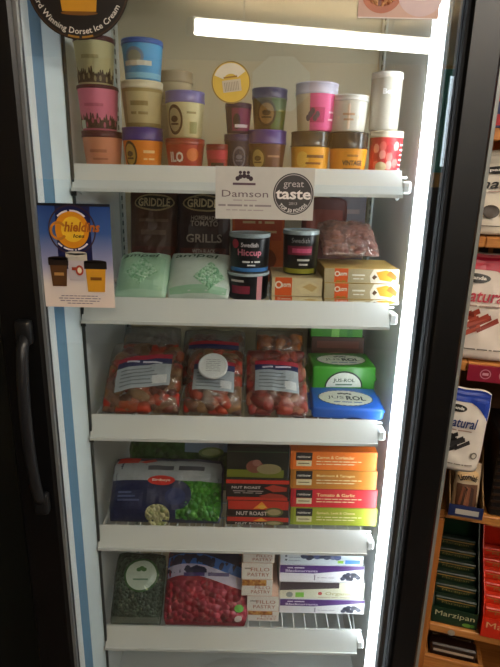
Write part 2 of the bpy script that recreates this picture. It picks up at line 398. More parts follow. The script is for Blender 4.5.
P().box(IR-.0045, IR-.0003, .8668, .8783, dz0+.06, dz1-.06, RUB).build('glazing_bead', sr)
P().box(IR-.0045, IR-.0003, .8828, .8999, dz0+.06, dz1-.06, RUB).build('door_gasket', sr)
P().box(IL+.0003, IL+.006, .8705, .8783, dz0+.06, dz1-.06, M('#8f9497', .3, .5)).build('glazing_bead', sl)
ha = at(28, 335, .84); hb = at(42, 508, .84)
HX = -.388
pts = []
for i in range(15):
    s = i/14; z = hb.z+(ha.z-hb.z)*s; pts.append((HX, .866-.006-.034*math.sin(math.pi*s)**.45, z))
hd = P().tube(pts, .0105, M('#1c1d20', .35), 10).build('handle', sl)
for z in (pts[0][2], pts[-1][2]): P().box(HX-.014, HX+.014, .846, .8655, z-.022, z+.022, M('#17181a', .35), .006, 2).build('handle_mount', hd)

# ============================================================ things stuck on the door glass
YG = .8780
def flat_at(px, py): return at(px, py, YG)
def sheet(name, label, cat, px0, py0, px1, py1, m, group=None):
    """upright sheet on the outside of the glass; returns thing, S(u, v, e) with u, v in 0..1 from the lower left, width, height"""
    a = at(px0, (py0+py1)/2, YG); b = at(px1, (py0+py1)/2, YG); c = at((px0+px1)/2, py0, YG); d = at((px0+px1)/2, py1, YG)
    w = b.x-a.x; h = c.z-d.z
    t = thing(name, label, cat, ((a.x+b.x)/2, YG-.0002, d.z), group=group)
    P().box(-w/2, w/2, -.0006, 0, 0, h, m).build('paper', t)
    return t, (lambda u, v, e: (u, -.0006-e, v)), w, h
# round brown sticker top left
c0 = at(77.5, -18, YG); cr = (at(77.5+52, -18, YG)-c0).length
t = thing('round_sticker', 'large round dark brown ice cream sticker at the top of the glass door', 'sticker', (c0.x, YG-.0002, c0.z), (0, 0, 0), 'stickers on the freezer door')
S = lambda u, v, e: (u, -.0006-e, v)
P().ell(S, 0, 0, cr, cr, M('#17100c', .4), 0, 48).ell(lambda u, v, e: (u, 0, v), 0, 0, cr, cr, M('#17100c', .4), 0, 48).build('disc', t)
p = P(); GOLD = M('#a5792a', .4); p.ell(S, 0, 0, cr*.985, cr*.985, M('#3a2616', .4), .0003, 48, inner=.965)
p.text(arc_low(S, 0, 0, cr*.86), 'Award Winning Dorset Ice Cream', -cr*.18, 0, M('#e9e4da', .5), width=cr*2.25, height=cr*.14, e=.0006, bold=.01)
p.text(arc_low(S, 0, 0, cr*.95), 'home made', 0, 0, GOLD, width=cr*.5, height=cr*.06, e=.0006)
p.poly(S, [(-cr*.33, -cr*.50), (cr*.33, -cr*.50), (cr*.40, cr*.12), (-cr*.40, cr*.12)], M('#d99a22', .4), .0003)
p.poly(S, [(-cr*.44, cr*.12), (cr*.44, cr*.12), (cr*.44, cr*.22), (-cr*.44, cr*.22)], M('#e8c77a', .4), .0003)
p.ell(S, 0, -cr*.53, cr*.36, cr*.04, M('#7a4d12', .4), .0002)
p.build('printed_artwork', t)

# blue ice cream poster
t, S, w, h = sheet('ice_cream_poster', 'blue and cream poster with an orange roundel and three ice cream tubs', 'poster', 41.5, 203.5, 112.5, 307,
                   M_grad([(0, '#f2e2d8'), (.22, '#eaded8'), (.42, '#9a9cc0'), (.7, '#3c5e9e'), (1, '#1b3f82')], 2, 0, .18))
p = P(); U = lambda x: (x-.5)*w; Vv = lambda y: y*h
p.rect(S, U(.24), U(.72), Vv(.38), Vv(1.0), M('#141a4a', .4), .0002)
p.rect(S, U(0), U(1.), Vv(.975), Vv(1.0), M('#10121c', .4), .00025)
p.ell(S, U(.46), Vv(.755), .33*w, .235*h, M('#3b2430', .4), .0004, 40, inner=.94)
p.ell(S, U(.46), Vv(.755), .235*w, .175*h, M('#e8941a', .4), .0006, 40)
p.ell(S, U(.47), Vv(.76), .16*w, .12*h, M('#f4c233', .4), .0008, 40)
p.ell(S, U(.27), Vv(.745), .12*w, .09*h, M('#c87f28', .4), .0010, 30, inner=.72, a0=.6, a1=5.7)
p.text(S, 'hieldins', U(.60), Vv(.785), M('#b8661c', .4), width=.50*w, height=.095*h, e=.0012, bold=.03, shear=.25)
p.text(S, 'Ices', U(.55), Vv(.70), M('#3a2a1a', .4), width=.16*w, height=.035*h, e=.0012, bold=.02, shear=.2)
p.text(arc_high(S, U(.46), Vv(.755), .262*w), 'AWARD WINNING', 0, 0, M('#e9dfe8', .4), width=.42*w, height=.028*h, e=.0012, bold=.02)
p.text(arc_low(S, U(.46), Vv(.755), .275*w), 'ICE CREAMS & SORBETS', 0, 0, M('#e9dfe8', .4), width=.46*w, height=.026*h, e=.0012, bold=.02)
def tubprint(u0, u1, v0, v1, bc, lc, tc):
    p.poly(S, [(U(u0+.02), Vv(v0)), (U(u1-.03), Vv(v0)), (U(u1), Vv(v1)), (U(u0), Vv(v1))], M(bc, .4), .0012)
    p.rect(S, U(u0-.015), U(u1+.015), Vv(v1-.035), Vv(v1+.035), M(lc, .4), .0015)
    p.ell(S, U((u0+u1)/2), Vv(v1+.035), (u1-u0+.03)/2*w, .018*h, M(lc, .4), .0015)
    p.text(S, 'ICE', U((u0+u1)/2), Vv((v0+v1)/2), M(tc, .4), width=(u1-u0)*.55*w, height=.05*h, e=.0018)
tubprint(.36, .63, .27, .50, '#c9bfc4', '#c9c2b4', '#a33a22')
p.ell(S, U(.53), Vv(.37), .055*w, .05*h, M('#b0402a', .4), .0021); p.ell(S, U(.53), Vv(.37), .03*w, .03*h, M('#efe2c8', .4), .0024)
tubprint(.11, .36, .21, .45, '#5a3a20', '#241a16', '#b98b50')
tubprint(.61, .90, .16, .42, '#dfa02c', '#1e1a17', '#7a4b18')
for k, (y, ww) in enumerate(((.115, .52), (.09, .6), (.065, .56), (.04, .36))):
    p.text(S, 'made with whole milk and double cream from our farm'[:46-6*k], U(.50), Vv(y), M('#8a7a8c', .5), width=ww*w, height=.013*h, e=.0008)
p.build('printed_artwork', t)

# white notice on the glass
t, S, w, h = sheet('award_notice', 'white notice with fruit drawing and a dark round award badge on the glass', 'notice', 215.5, 167, 314, 219.5, M('#c6c5c0', .5))
p = P(); DK = M('#4b4346', .5)
p.text(S, 'Damson', U(.30), Vv(.49), M('#6a5a62', .5), width=.47*w, height=.13*h, e=.0004)
for i in range(5):
    a = math.pi*(.15+.7*i/4); p.ell(S, U(.29)+.075*w*math.cos(a), Vv(.735)+.09*h*math.sin(a), .022*w, .045*h, M('#3c2a34', .5), .0004)
for i in range(3): p.ell(S, U(.25+.04*i), Vv(.89), .016*w, .03*h, M('#3c2a34', .5), .0006)
p.text(S, 'Kingstone', U(.29), Vv(.675), M('#5a4450', .5), width=.23*w, height=.07*h, e=.0006, shear=.2, bold=.01)
p.text(S, 'Award winning', U(.30), Vv(.365), M('#a59da0', .5), width=.24*w, height=.035*h, e=.0004)
p.text(S, 'Good sorbets, it is delicious', U(.30), Vv(.265), M('#8c8488', .5), width=.54*w, height=.06*h, e=.0004)
p.text(S, 'Try some today for pudding', U(.30), Vv(.175), M('#a59da0', .5), width=.38*w, height=.035*h, e=.0004)
bc, br = U(.79), .205*w
p.ell(S, bc, Vv(.5), br, br, M('#3d3a3c', .5), .0004, 40); p.ell(S, bc, Vv(.5), br*.94, br*.94, M('#b8b2b2', .5), .0006, 40, inner=.965)
BW = M('#ece8e6', .5)
p.text(S, 'great', bc, Vv(.5)+br*.42, M('#bdb6b6', .5), width=br*1.0, height=br*.36, e=.0008)
p.text(S, 'taste', bc, Vv(.5)-br*.02, BW, width=br*1.75, height=br*.46, e=.0008, bold=.025)
p.text(S, '2013', bc, Vv(.5)-br*.45, M('#bdb6b6', .5), width=br*.4, height=br*.13, e=.0008)
p.text(arc_low(S, bc, Vv(.5), br*.80), 'TOP 50 FOODS', 0, 0, BW, width=br*1.5, height=br*.17, e=.0008, bold=.02)
p.build('printed_artwork', t)

# food picture top right
t, S, w, h = sheet('food_picture', 'pink and orange photo card of filled bowls at the glass top edge', 'poster', 359.5, -45, 441.5, 19, M('#c9a394', .45))
p = P()
p.rect(S, U(0), U(1), Vv(0), Vv(.02), M('#e6ddd8', .4), .0002)
p.ell(S, U(.28), Vv(.42), .25*w, .34*h, M('#b0603e', .4), .0003, 36); p.ell(S, U(.28), Vv(.45), .2*w, .26*h, M_cells(['#c77b50', '#8f3b22', '#d99c6c', '#a8532f'], 260), .0005, 36)
p.rect(S, U(.24), U(.28), Vv(.2), Vv(.75), M('#7a3a2a', .4), .0008)
p.ell(S, U(.76), Vv(.40), .28*w, .36*h, M('#c9aeb0', .35), .0004, 36); p.ell(S, U(.76), Vv(.56), .24*w, .26*h, M_cells(['#b9906a', '#8f5f3a', '#d6b48c'], 300), .0006, 36)
p.ell(S, U(.76), Vv(.56), .25*w, .27*h, M('#ded3d2', .3), .0008, 36, inner=.95)
p.build('printed_artwork', t)

# yellow round sticker
c0 = at(231, 82.5, YG); cr = (at(250.5, 82.5, YG)-c0).length
t = thing('round_sticker', 'small round yellow and white sticker on the glass above the purple tub', 'sticker', (c0.x, YG-.0002, c0.z), (0, math.radians(-8), 0), 'stickers on the freezer door')
S = lambda u, v, e: (u, -.0006-e, v)
P().ell(S, 0, 0, cr, cr, M('#d8b848', .5), 0, 40).ell(lambda u, v, e: (u, 0, v), 0, 0, cr, cr, M('#d8b848', .5), 0, 40).build('disc', t)
p = P(); p.ell(S, 0, 0, cr*.99, cr*.99, M('#8f7440', .5), .0002, 40, inner=.95)
p.ell(S, 0, 0, cr*.9, cr*.9, M('#ded8c4', .5), .0003, 30, a0=math.radians(28), a1=math.radians(152), inner=.45)
p.rect(S, -cr*.45, cr*.5, -cr*.45, cr*.12, M('#c9bfa8', .5), .0004)
for i in range(9): p.rect(S, -cr*.35+i*cr*.085, -cr*.35+i*cr*.085+cr*.035, -cr*.4, cr*.02, M('#9c917e', .5), .0006)
p.text(S, 'save', 0, cr*.25, M('#a07828', .5), width=cr*.7, height=cr*.12, e=.0006)
p.build('printed_artwork', t)

# ============================================================ product builders
def tub_shape(rb, rt, h, lid_h):
    R = lambda v: rb+(rt-rb)*max(0, min(1, v/h))
    return R, (lambda u, v, e: ((R(v)+e)*math.sin(u/rt), -(R(v)+e)*math.cos(u/rt), v))
def tub(name, label, px0, px1, yt, zb, Yc, body, lid, lid_frac=.17, art=None, group='ice cream tubs on the top shelf', taper=.86, cat='tub', ztop=None, lidrough=.3):
    """px0..px1: width at the top; yt: pixel row of the top rim on the tub axis plane"""
    xa = at(px0, yt, Yc).x; xb = at(px1, yt, Yc).x; x = (xa+xb)/2; rt = (xb-xa)/2
    zt = ztop if ztop else at((px0+px1)/2, yt, Yc-rt*.5).z
    H = zt-zb; lh = H*lid_frac; h = H-lh; rt0 = rt*.965; rb = rt0*taper
    t = thing(name, label, cat, (x, Yc, zb), group=group)
    P().lathe([(rb*.94, .0), (rb, .0025), (rt0, h), (rt0, h+lh*.3)], body, 36).build('body', t)
    l = P().lathe([(rt0+.0004, h-.001), (rt, h-.0005), (rt, h+.002), (rt*.985, h+.003), (rt*.98, h+lh-.004), (rt*.995, h+lh-.003), (rt*.99, h+lh-.0004), (rt*.93, h+lh-.0006), (rt*.92, h+lh-.003)], lid, 36).build('lid', t)
    if art:
        R, S = tub_shape(rb, rt0, h, lh); q = P(); art(q, S, rt0, h); q.build('printed_label', t)
    return zt+.0006
def leaf_band(col, col2=None):
    def f(q, S, r, h):
        mt = M(col, .5); rnd = random.Random(len(col)+int(h*1e4))
        q.rect(S, -1.5*r, 1.5*r, .003, h*.2, mt, .0005, 24)
        for i in range(26):
            u = -1.5*r+3*r*i/25; w = r*.09; k = h*(.25+.17*rnd.random())
            q.poly(S, [(u-w, h*.19), (u+w, h*.19), (u+w*.2, k), (u-w*.4, k*.95)], mt, .0005)
        if col2:
            for i in range(8):
                u = -1.2*r+2.4*r*i/7+.1*r*rnd.random(); q.ell(S, u, h*(.12+.12*rnd.random()), r*.07, h*.07, M(col2, .5), .0008, 10)
    return f
def emblem(u, v, ru, rv, ring, fill, words=(), extra=None):
    def f(q, S, r, h):
        q.ell(S, u*r, v*h, ru*r, rv*h, M(ring, .45), .0005, 30); q.ell(S, u*r, v*h, ru*r*.78, rv*h*.78, M(fill, .45), .0008, 30)
        q.ell(S, u*r, (v+.02)*h, ru*r*.45, rv*h*.22, M(ring, .45), .0011, 20)
        q.rect(S, (u-ru*.5)*r, (u+ru*.5)*r, (v-rv*.35)*h, (v-rv*.22)*h, M(ring, .45), .0011, 3)
        wordy(*words)(q, S, r, h)
        if extra: extra(q, S, r, h)
    return f
def wordy(*ws):
    """(text, u, v, width, height, colour[, bold]) in units of radius / height"""
    def f(q, S, r, h):
        for w in ws: q.text(S, w[0], w[1]*r, w[2]*h, M(w[5], .45), width=w[3]*r, height=w[4]*h, e=.0014, bold=w[6] if len(w) > 6 else 0)
    return f
def both(*fs):
    def f(q, S, r, h):
        for g in fs: g(q, S, r, h)
    return f
def band(v0, v1, col, u0=-1.5, u1=1.5, e=.0004):
    return lambda q, S, r, h: q.rect(S, u0*r, u1*r, v0*h, v1*h, M(col, .45), e, 24)

def carton(name, label, px0, px1, z0, z1, Y, depth, cols, art=None, group=None, cat='box', rz=0., bev=.0008, dx=0):
    """box whose front face lies at Y; cols = (front, top/side)"""
    zm = (z0+z1)/2
    f = lambda px: [p for p in [CAM+ray(px, 333)*0]][0]
    # pixel columns are read at the height of the box front
    def xat(px):
        py = project((0, Y, zm))[1]
        for _ in range(3):
            p = at(px, py, Y); py = project((p.x, Y, zm))[1]
        return at(px, py, Y).x
    xa, xb = xat(px0), xat(px1); w = xb-xa; h = z1-z0
    t = thing(name, label, cat, ((xa+xb)/2+dx, Y+depth/2, z0), (0, 0, rz), group)
    p = P().box(-w/2, w/2, -depth/2, depth/2, 0, h, M(cols[1], .4), bev); p.build('carton', t)
    S = lambda u, v, e: (u, -depth/2-e, v)
    q = P(); q.rect(S, -w/2+bev, w/2-bev, bev, h-bev, M(cols[0], .38), .0002)
    if art: art(q, S, w, h)
    q.build('printed_front', t)
    T = lambda u, v, e: (u, v, h+e)
    return t, T, w, h, depth

def pillow(w, h, t, seed, kind='pillow', wr=.004):
    sd = Vector((seed*3.1, seed*1.7, seed*.9))
    def thick(a, b):      # a in -1..1 across, b in 0..1 up
        fu = max(0, 1-abs(a)**3)**.6
        if kind == 'pillow':
            s = abs(2*b-1); fv = 0.03 if s > .95 else max(.03, (1-(s/.95)**3))**.6
        else:             # stand-up pouch: full at the base, flat at the top seal
            fv = max(.03, 1-b/.93)**.55 if b < .93 else .03
            fv *= min(1, .8+b*3)
        return max(.0012, t/2*fu*fv)
    def edge(b): return (1+.03*noise.noise(sd+Vector((0, b*7, 3))))*(1-.05*abs(2*b-1)**6)
    def surf(side):
        def S(u, v, e):
            a = max(-1, min(1, 2*u/w)); b = max(0, min(1, v/h))
            d = thick(a, b); n = wr*noise.noise(sd+Vector((u*28, v*28, side)))+wr*.6*noise.noise(sd+Vector((u*70, v*60, side+5)))
            k = min(1, d/(t*.15)); d = max(.0008, d+n*k)
            return (u*edge(b), side*(d+e), v+h*.025*b*b*noise.noise(sd+Vector((u*25, 2, 7)))-h*.03*b*b*abs(a)**6)
        return S
    return surf
def bag_mesh(p, surf, w, h, m, nu=22, nv=26):
    F, B = surf(-1), surf(1); vs = []; fs = []
    for S in (F, B):
        for j in range(nv+1):
            for i in range(nu+1): vs.append(S(-w/2+w*i/nu, h*j/nv, 0))
    n = (nu+1)*(nv+1)
    for j in range(nv):
        for i in range(nu):
            a = j*(nu+1)+i; q = (a, a+1, a+nu+2, a+nu+1); fs.append(q); fs.append(tuple(n+k for k in q[::-1]))
    ring = [i for i in range(nu+1)]+[j*(nu+1)+nu for j in range(1, nv+1)]+[nv*(nu+1)+i for i in range(nu-1, -1, -1)]+[j*(nu+1) for j in range(nv-1, 0, -1)]
    for k in range(len(ring)): a, b = ring[k], ring[(k+1) % len(ring)]; fs.append((a, n+a, n+b, b))
    p.add(vs, fs, m, True)
def bag(name, label, px0, px1, pyb, Y, zb, tilt, m, art, thickness, pyt=None, h=None, kind='pillow', seed=1, group=None, cat='bag', rz=0., roll=0., wr=.004, contents=None):
    """bag whose bottom edge stands at depth Y on level zb, leaning back by tilt degrees"""
    tl = math.radians(tilt)
    def xat(px, z):
        py = project((0, Y, z))[1]
        for _ in range(3): p = at(px, py, Y); py = project((p.x, Y, z))[1]
        return at(px, py, Y).x
    z1 = zb+.03; xa, xb = xat(px0, z1), xat(px1, z1); w = xb-xa
    lift = thickness/2*math.sin(tl)*((.2 if tilt < 60 else 1.) if kind == 'pillow' else .8)+.001
    if h is None:
        lo, hi = .02, .6
        for _ in range(40):
            mid = (lo+hi)/2
            if project(((xa+xb)/2, Y+mid*math.sin(tl), zb+lift+mid*math.cos(tl)))[1] > pyt: lo = mid
            else: hi = mid
        h = lo
    t = thing(name, label, cat, ((xa+xb)/2, Y, zb+lift), (-tl, roll, rz), group)
    s = pillow(w, h, thickness, seed, kind, wr)
    p = P(); bag_mesh(p, s, w, h, m); p.build('film' if contents else 'pouch', t)
    if contents: contents(t, s, w, h)
    if art:
        q = P(); art(q, s(-1), w, h); q.build('printed_label', t)
    return t, s, w, h
def lumps(mats, n, size, seed=3, lo=.04, hi=.8):
    """loose frozen pieces inside a clear bag, joined into one uncountable part"""
    def f(t, s, w, h):
        rnd = random.Random(seed); p = P(); F = s(-1); B = s(1)
        bm = bmesh.new(); bmesh.ops.create_icosphere(bm, subdivisions=2, radius=1)
        base = [v.co.copy() for v in bm.verts]; fc = [[v.index for v in g.verts] for g in bm.faces]; bm.free()
        for i in range(n):
            u = (rnd.random()-.5)*w*.86; v = h*(lo+(hi-lo)*rnd.random()); ya = F(u, v, 0)[1]; yb = B(u, v, 0)[1]
            sz = size*(.6+.8*rnd.random()); sy = min(sz*.7, (yb-ya)*.45)
            yy = ya+sy+.001+(yb-ya-2*sy-.002)*rnd.random()*.5
            ang = rnd.random()*3.14; ca, sa = math.cos(ang), math.sin(ang); e = 1+.7*rnd.random(); sd = Vector((i*1.3, 0, 0))
            vs = []
            for b in base:
                q = b*(1+.28*noise.noise(b*1.8+sd)); x, z = q.x*sz*e, q.z*sz/e**.5
                vs.append((max(-.47*w, min(.47*w, u+x*ca-z*sa)), yy+q.y*sy, max(.003, min(.95*h, v+x*sa+z*ca))))
            p.add(vs, fc, rnd.choice(mats), True)
        o = p.build('contents', t); o['kind'] = 'stuff'
    return f

# ============================================================ shelf 1: ice cream tubs
Z = ZS[0]+.0006; Y1 = 1.035
def stack(z, *specs):
    for s in specs: z = tub(s.pop('name', 'ice_cream_tub'), s.pop('label'), s.pop('a'), s.pop('b'), s.pop('yt'), z, s.pop('Y', Y1), s.pop('body'), s.pop('lid'), **s)
MAROON = M('#4d1226', .35); PURP = M('#3a2c86', .3); LPURP = M('#7d78b4', .3)
stack(Z, dict(label='peach tub with a maroon lid at the bottom of the pink and cream stack', a=82, b=122, yt=131, body=M('#d98f6e'), lid=MAROON, lid_frac=.16,
              art=both(band(.0, .12, '#b8704f'), wordy(('sorbet', 0, .55, .9, .16, '#b06a50'), ('apricot', .1, .3, .8, .1, '#b06a50')))),
         dict(label='pink tub with a dark leafy band standing under the cream tub', a=77, b=118, yt=85.5, body=M('#e07a98'), lid=MAROON, lid_frac=.07,
              art=both(leaf_band('#3c2a22', '#c05a70'), wordy(('raspberry', 0, .6, 1., .12, '#c25a7c')), lambda q, S, r, h: q.rect(S, -.95*r, -.55*r, .04*h, .24*h, M('#c9d6c0', .5), .0011, 4))),
         dict(label='cream coloured tub with a dark leafy band and maroon lid', a=73, b=114, yt=36, body=M('#ddd6a4'), lid=MAROON, lid_frac=.10,
              art=both(leaf_band('#40342a', '#a8976a'), wordy(('vanilla', 0, .62, .9, .14, '#b8ac78')))))
stack(Z, dict(label='orange tub with a purple lid and gold oval badge', a=122, b=163, yt=127.5, body=M('#e98420'), lid=PURP, lid_frac=.3,
              art=emblem(-.55, .5, .42, .46, '#3a2412', '#b3913c', (('mango', .5, .6, .6, .16, '#f2c88a'), ('ice cream', .5, .35, .6, .1, '#f2c88a')))),
         dict(label='beige tub between the blue tub and the orange tub', a=121, b=163, yt=81, body=M('#c9b98a'), lid=M('#d9cfae', .35), lid_frac=.16,
              art=both(band(0, .1, '#8e7d4a'), band(.9, 1., '#a8945c'), wordy(('honey', 0, .6, .9, .2, '#8f7c4c'), ('ice cream', 0, .35, .9, .12, '#8f7c4c')), lambda q, S, r, h: q.rect(S, -1.4*r, -.75*r, .1*h, .9*h, M('#a89a68', .5), .0006, 6))),
         dict(label='sky blue tub with a blue lid and cloudy white lettering', a=121, b=163, yt=39, body=M('#55a8dc'), lid=M('#3d63b0', .3), lid_frac=.12,
              art=both(lambda q, S, r, h: (q.ell(S, -.25*r, .62*h, .5*r, .26*h, M('#7f90a8', .45), .0005, 24), q.ell(S, -.25*r, .62*h, .36*r, .17*h, M('#a8a48c', .45), .0008, 24)), band(.05, .2, '#8ccbe8'),
                       wordy(('dairy', -.1, .45, 1.5, .22, '#d8d2c0', .02)))))
stack(Z, dict(label='red and white printed tub under the cream tub with the brown ring', a=165, b=205, yt=138.5, body=M('#b23426'), lid=M('#a43c30', .3), lid_frac=.18,
              art=both(wordy(('ILO', -.35, .5, .75, .4, '#e9dcd2', .04)), lambda q, S, r, h: q.ell(S, .55*r, .6*h, .35*r, .25*h, M('#d8743a', .45), .0006))),
         dict(label='cream tub with a violet lid and a brown ring badge', a=165, b=205, yt=91, body=M('#dcd3a2'), lid=LPURP, lid_frac=.24,
              art=both(emblem(-.5, .5, .48, .42, '#4a2f1e', '#b7a67c', (('fudge', .45, .7, .5, .1, '#a09468'),)), lambda q, S, r, h: q.rect(S, .35*r, .8*r, .12*h, .45*h, M('#a8a268', .45), .0006, 4))))
stack(Z, dict(label='plain pale tub at the base of the second row', a=156, b=192, yt=138, Y=1.135, body=M('#cfc6a4'), lid=M('#b9ae90')),
         dict(label='pale tub without badge standing in the second row behind the ring badge', a=157, b=192, yt=100, Y=1.135, body=M('#cfc6a4'), lid=M('#b9ae90')),
         dict(label='pale beige lidded tub showing above the violet lid, second row', a=157, b=193, yt=71, Y=1.135, body=M('#cbbf9c'), lid=M('#a89a7c'), lid_frac=.4))
stack(Z, dict(label='short crimson tub between the red printed tub and the navy tub', a=206, b=230, yt=144, Y=1.025, body=M('#a51f33'), lid=M('#7c1a26', .3), lid_frac=.2,
              art=both(wordy(('SORBET', 0, .3, 1.2, .26, '#2b1218', .03)), band(.55, .95, '#c23146'))))
stack(Z, dict(label='dark navy tub with a grey badge beneath the purple tub', a=224, b=253, yt=134, Y=1.03, body=M('#1c1a3c'), lid=M('#27205c', .3), lid_frac=.18,
              art=emblem(.1, .45, .5, .36, '#6b6a78', '#2c2b44', ())),
         dict(label='deep purple tub with a magenta panel and white lettering', a=225, b=252, yt=103, Y=1.03, body=M('#2c1c4c'), lid=M('#241a4c', .3), lid_frac=.14,
              art=both(band(.1, .95, '#7c1f62', -.5, 1.3), wordy(('cassis', .3, .28, 1.1, .2, '#e3d6e0', .02)), lambda q, S, r, h: q.ell(S, -.1*r, .45*h, .3*r, .3*h, M('#1a1a3c', .45), .0007))))
stack(Z, dict(label='brown tub with a bright purple lid and gold badge', a=247, b=287, yt=130, Y=1.03, body=M('#5c3528'), lid=PURP, lid_frac=.32,
              art=emblem(-.5, .45, .45, .42, '#5a4420', '#b59a58', (('chocolate', .4, .55, .7, .12, '#a87c5c'),))),
         dict(label='dark olive green tub with a purple lid and bronze portrait badge', a=252, b=288, yt=88, Y=1.03, body=M('#3a3a1c'), lid=M('#2c2458', .3), lid_frac=.24,
              art=both(lambda q, S, r, h: q.rect(S, .1*r, 1.4*r, .0, .98*h, M('#3c5a22', .45), .0003, 12), emblem(-.2, .5, .6, .42, '#2a1c12', '#8a6a3c', (('mint', .75, .6, .4, .12, '#8a8a4c'),)))))
SMOKE = M('#3a3632', .2)
stack(Z, dict(label='yellow tub with a smoky lid standing under the pink tub', a=291, b=331, yt=131.5, Y=1.03, body=M('#eaa428'), lid=SMOKE, lid_frac=.36, taper=.93,
              art=both(band(.0, .1, '#d88a1c'), wordy(('HONEY', .2, .62, .9, .18, '#7a4a14', .03), ('ginger', .1, .36, .8, .13, '#8a4c18', .02)), lambda q, S, r, h: q.ell(S, -.5*r, .5*h, .35*r, .3*h, M('#f0c050', .45), .0006))),
         dict(label='bright pink tub with a pale violet lid', a=296, b=339, yt=82.5, Y=1.03, body=M('#ee5c9c'), lid=M('#d4cfe6', .25), lid_frac=.23, taper=.86,
              art=both(band(.0, .98, '#e6d3b4', -1.5, -.42), band(.22, .62, '#c0226e', -.42, .35, .0006),
                       lambda q, S, r, h: [q.ell(S, (-.5+.12*i)*r, (.34+.09*(i % 3))*h, .12*r, .09*h, M('#4c4460', .45), .0009, 12) for i in range(5)],
                       wordy(('berry', .75, .5, .35, .08, '#f7c4dc'), ('swirl', .75, .3, .35, .08, '#f7c4dc')))))
stack(Z, dict(label='amber yellow tub with dark lettering under the clear pale tub', a=330, b=369, yt=132.5, Y=1.03, body=M('#e8981e'), lid=SMOKE, lid_frac=.38, taper=.93,
              art=wordy(('VINTAGE', .1, .42, 1.1, .2, '#4a2c10', .04), ('marmalade', .1, .18, 1., .13, '#6a3c12', .02), ('farm', .1, .7, .6, .14, '#a86a1c'))),
         dict(label='pale frosted tub with a beige diamond label', a=329, b=369, yt=95, Y=1.03, body=M('#d6d2c6', .2), lid=M('#dcdad2', .2), lid_frac=.16, taper=.93,
              art=both(lambda q, S, r, h: q.poly(S, [(-.1*r, .05*h), (.5*r, .45*h), (-.1*r, .9*h), (-.7*r, .45*h)], M('#e6cdb4', .45), .0006), wordy(('lemon', -.1, .55, .6, .12, '#c09878'), ('curd', -.1, .38, .5, .1, '#c09878')))))
stack(Z, dict(label='strawberry red tub with pink stripes beside the light strip', a=370, b=404, yt=131, Y=1.03, body=M('#d8303c'), lid=M('#e9dcc4', .3), lid_frac=.14, taper=.92,
              art=both(lambda q, S, r, h: [q.ell(S, (-.8+.42*(i % 4))*r, (.25+.22*(i//4)+.06*(i % 2))*h, .2*r, .13*h, M(['#f07068', '#b81c30', '#f29c90'][i % 3], .45), .0006, 14) for i in range(12)],
                       lambda q, S, r, h: [q.rect(S, .75*r, 1.4*r, (.12+.13*i)*h, (.17+.13*i)*h, M('#f4d6dc', .45), .0009, 6) for i in range(6)],
                       lambda q, S, r, h: q.ell(S, -.45*r, .2*h, .35*r, .14*h, M('#d8c79a', .45), .0012))),
         dict(label='tall pale pot with small white lettering, standing in for a reflection', a=372, b=404, yt=72, Y=1.03, body=M('#c2bcae', .2), lid=M('#d8d4c8', .2), lid_frac=.1, taper=.95,  # pot shape put in for a pale reflection
              art=wordy(('Bep', -.05, .72, .75, .14, '#ffffff', .04))))

# ============================================================ shelf 2
Z = ZS[1]+.0006
def top_z(px, py, Y): return at(px, py, Y).z
# brown stand-up pouches at the back
def griddle(words, hot, ink='#a8988a'):
    def f(q, S, w, h):
        q.rect(S, -.46*w, .46*w, .05*h, .93*h, M(hot, .4), .0006, 10, 12)
        q.rect(S, -.44*w, .44*w, .08*h, .36*h, M('#5c2a1c', .4), .0010, 10, 6)
        for i in range(7): q.ell(S, (-.32+.11*i)*w, (.16+.09*(i % 2))*h, .07*w, .04*h, M(['#8c3a22', '#a05a2c', '#6c2418'][i % 3], .4), .0016, 14)
        q.ell(S, .02*w, .80*h, .42*w, .085*h, M('#a89468', .4), .0016, 30); q.ell(S, .02*w, .80*h, .39*w, .068*h, M('#33291a', .4), .0020, 30)
        q.text(S, 'GRIDDLE', .02*w, .80*h, M('#cbb88c', .4), width=.66*w, height=.085*h, e=.0030, bold=.03)
        for (tx, v, ww, hh) in words: q.text(S, tx, .02*w, v*h, M(ink, .4), width=ww*w, height=hh*h, e=.0030, bold=.02)
    return f
bag('frozen_food_pouch', 'brown stand-up pouch with faint writing next to the grills pouch', 131, 178, 258, 1.15, Z, 8, M('#4a2a1c', .4), griddle([('VEGETABLE', .62, .6, .05), ('BITES', .5, .5, .08)], '#50301e', '#6e5646'), .07, pyt=183, kind='pouch', seed=2, group='brown pouches on the second shelf')
bag('frozen_food_pouch', 'dark brown stand-up pouch lettered tomato grills', 178, 229, 258, 1.13, Z, 8, M('#38201a', .4), griddle([('HOMEMADE', .655, .5, .045), ('TOMATO', .60, .52, .055), ('GRILLS', .455, .68, .085), ('WITH BLACK', .33, .44, .04), ('PEPPER', .28, .36, .04)], '#38201a'), .07, pyt=183, kind='pouch', seed=3, group='brown pouches on the second shelf')
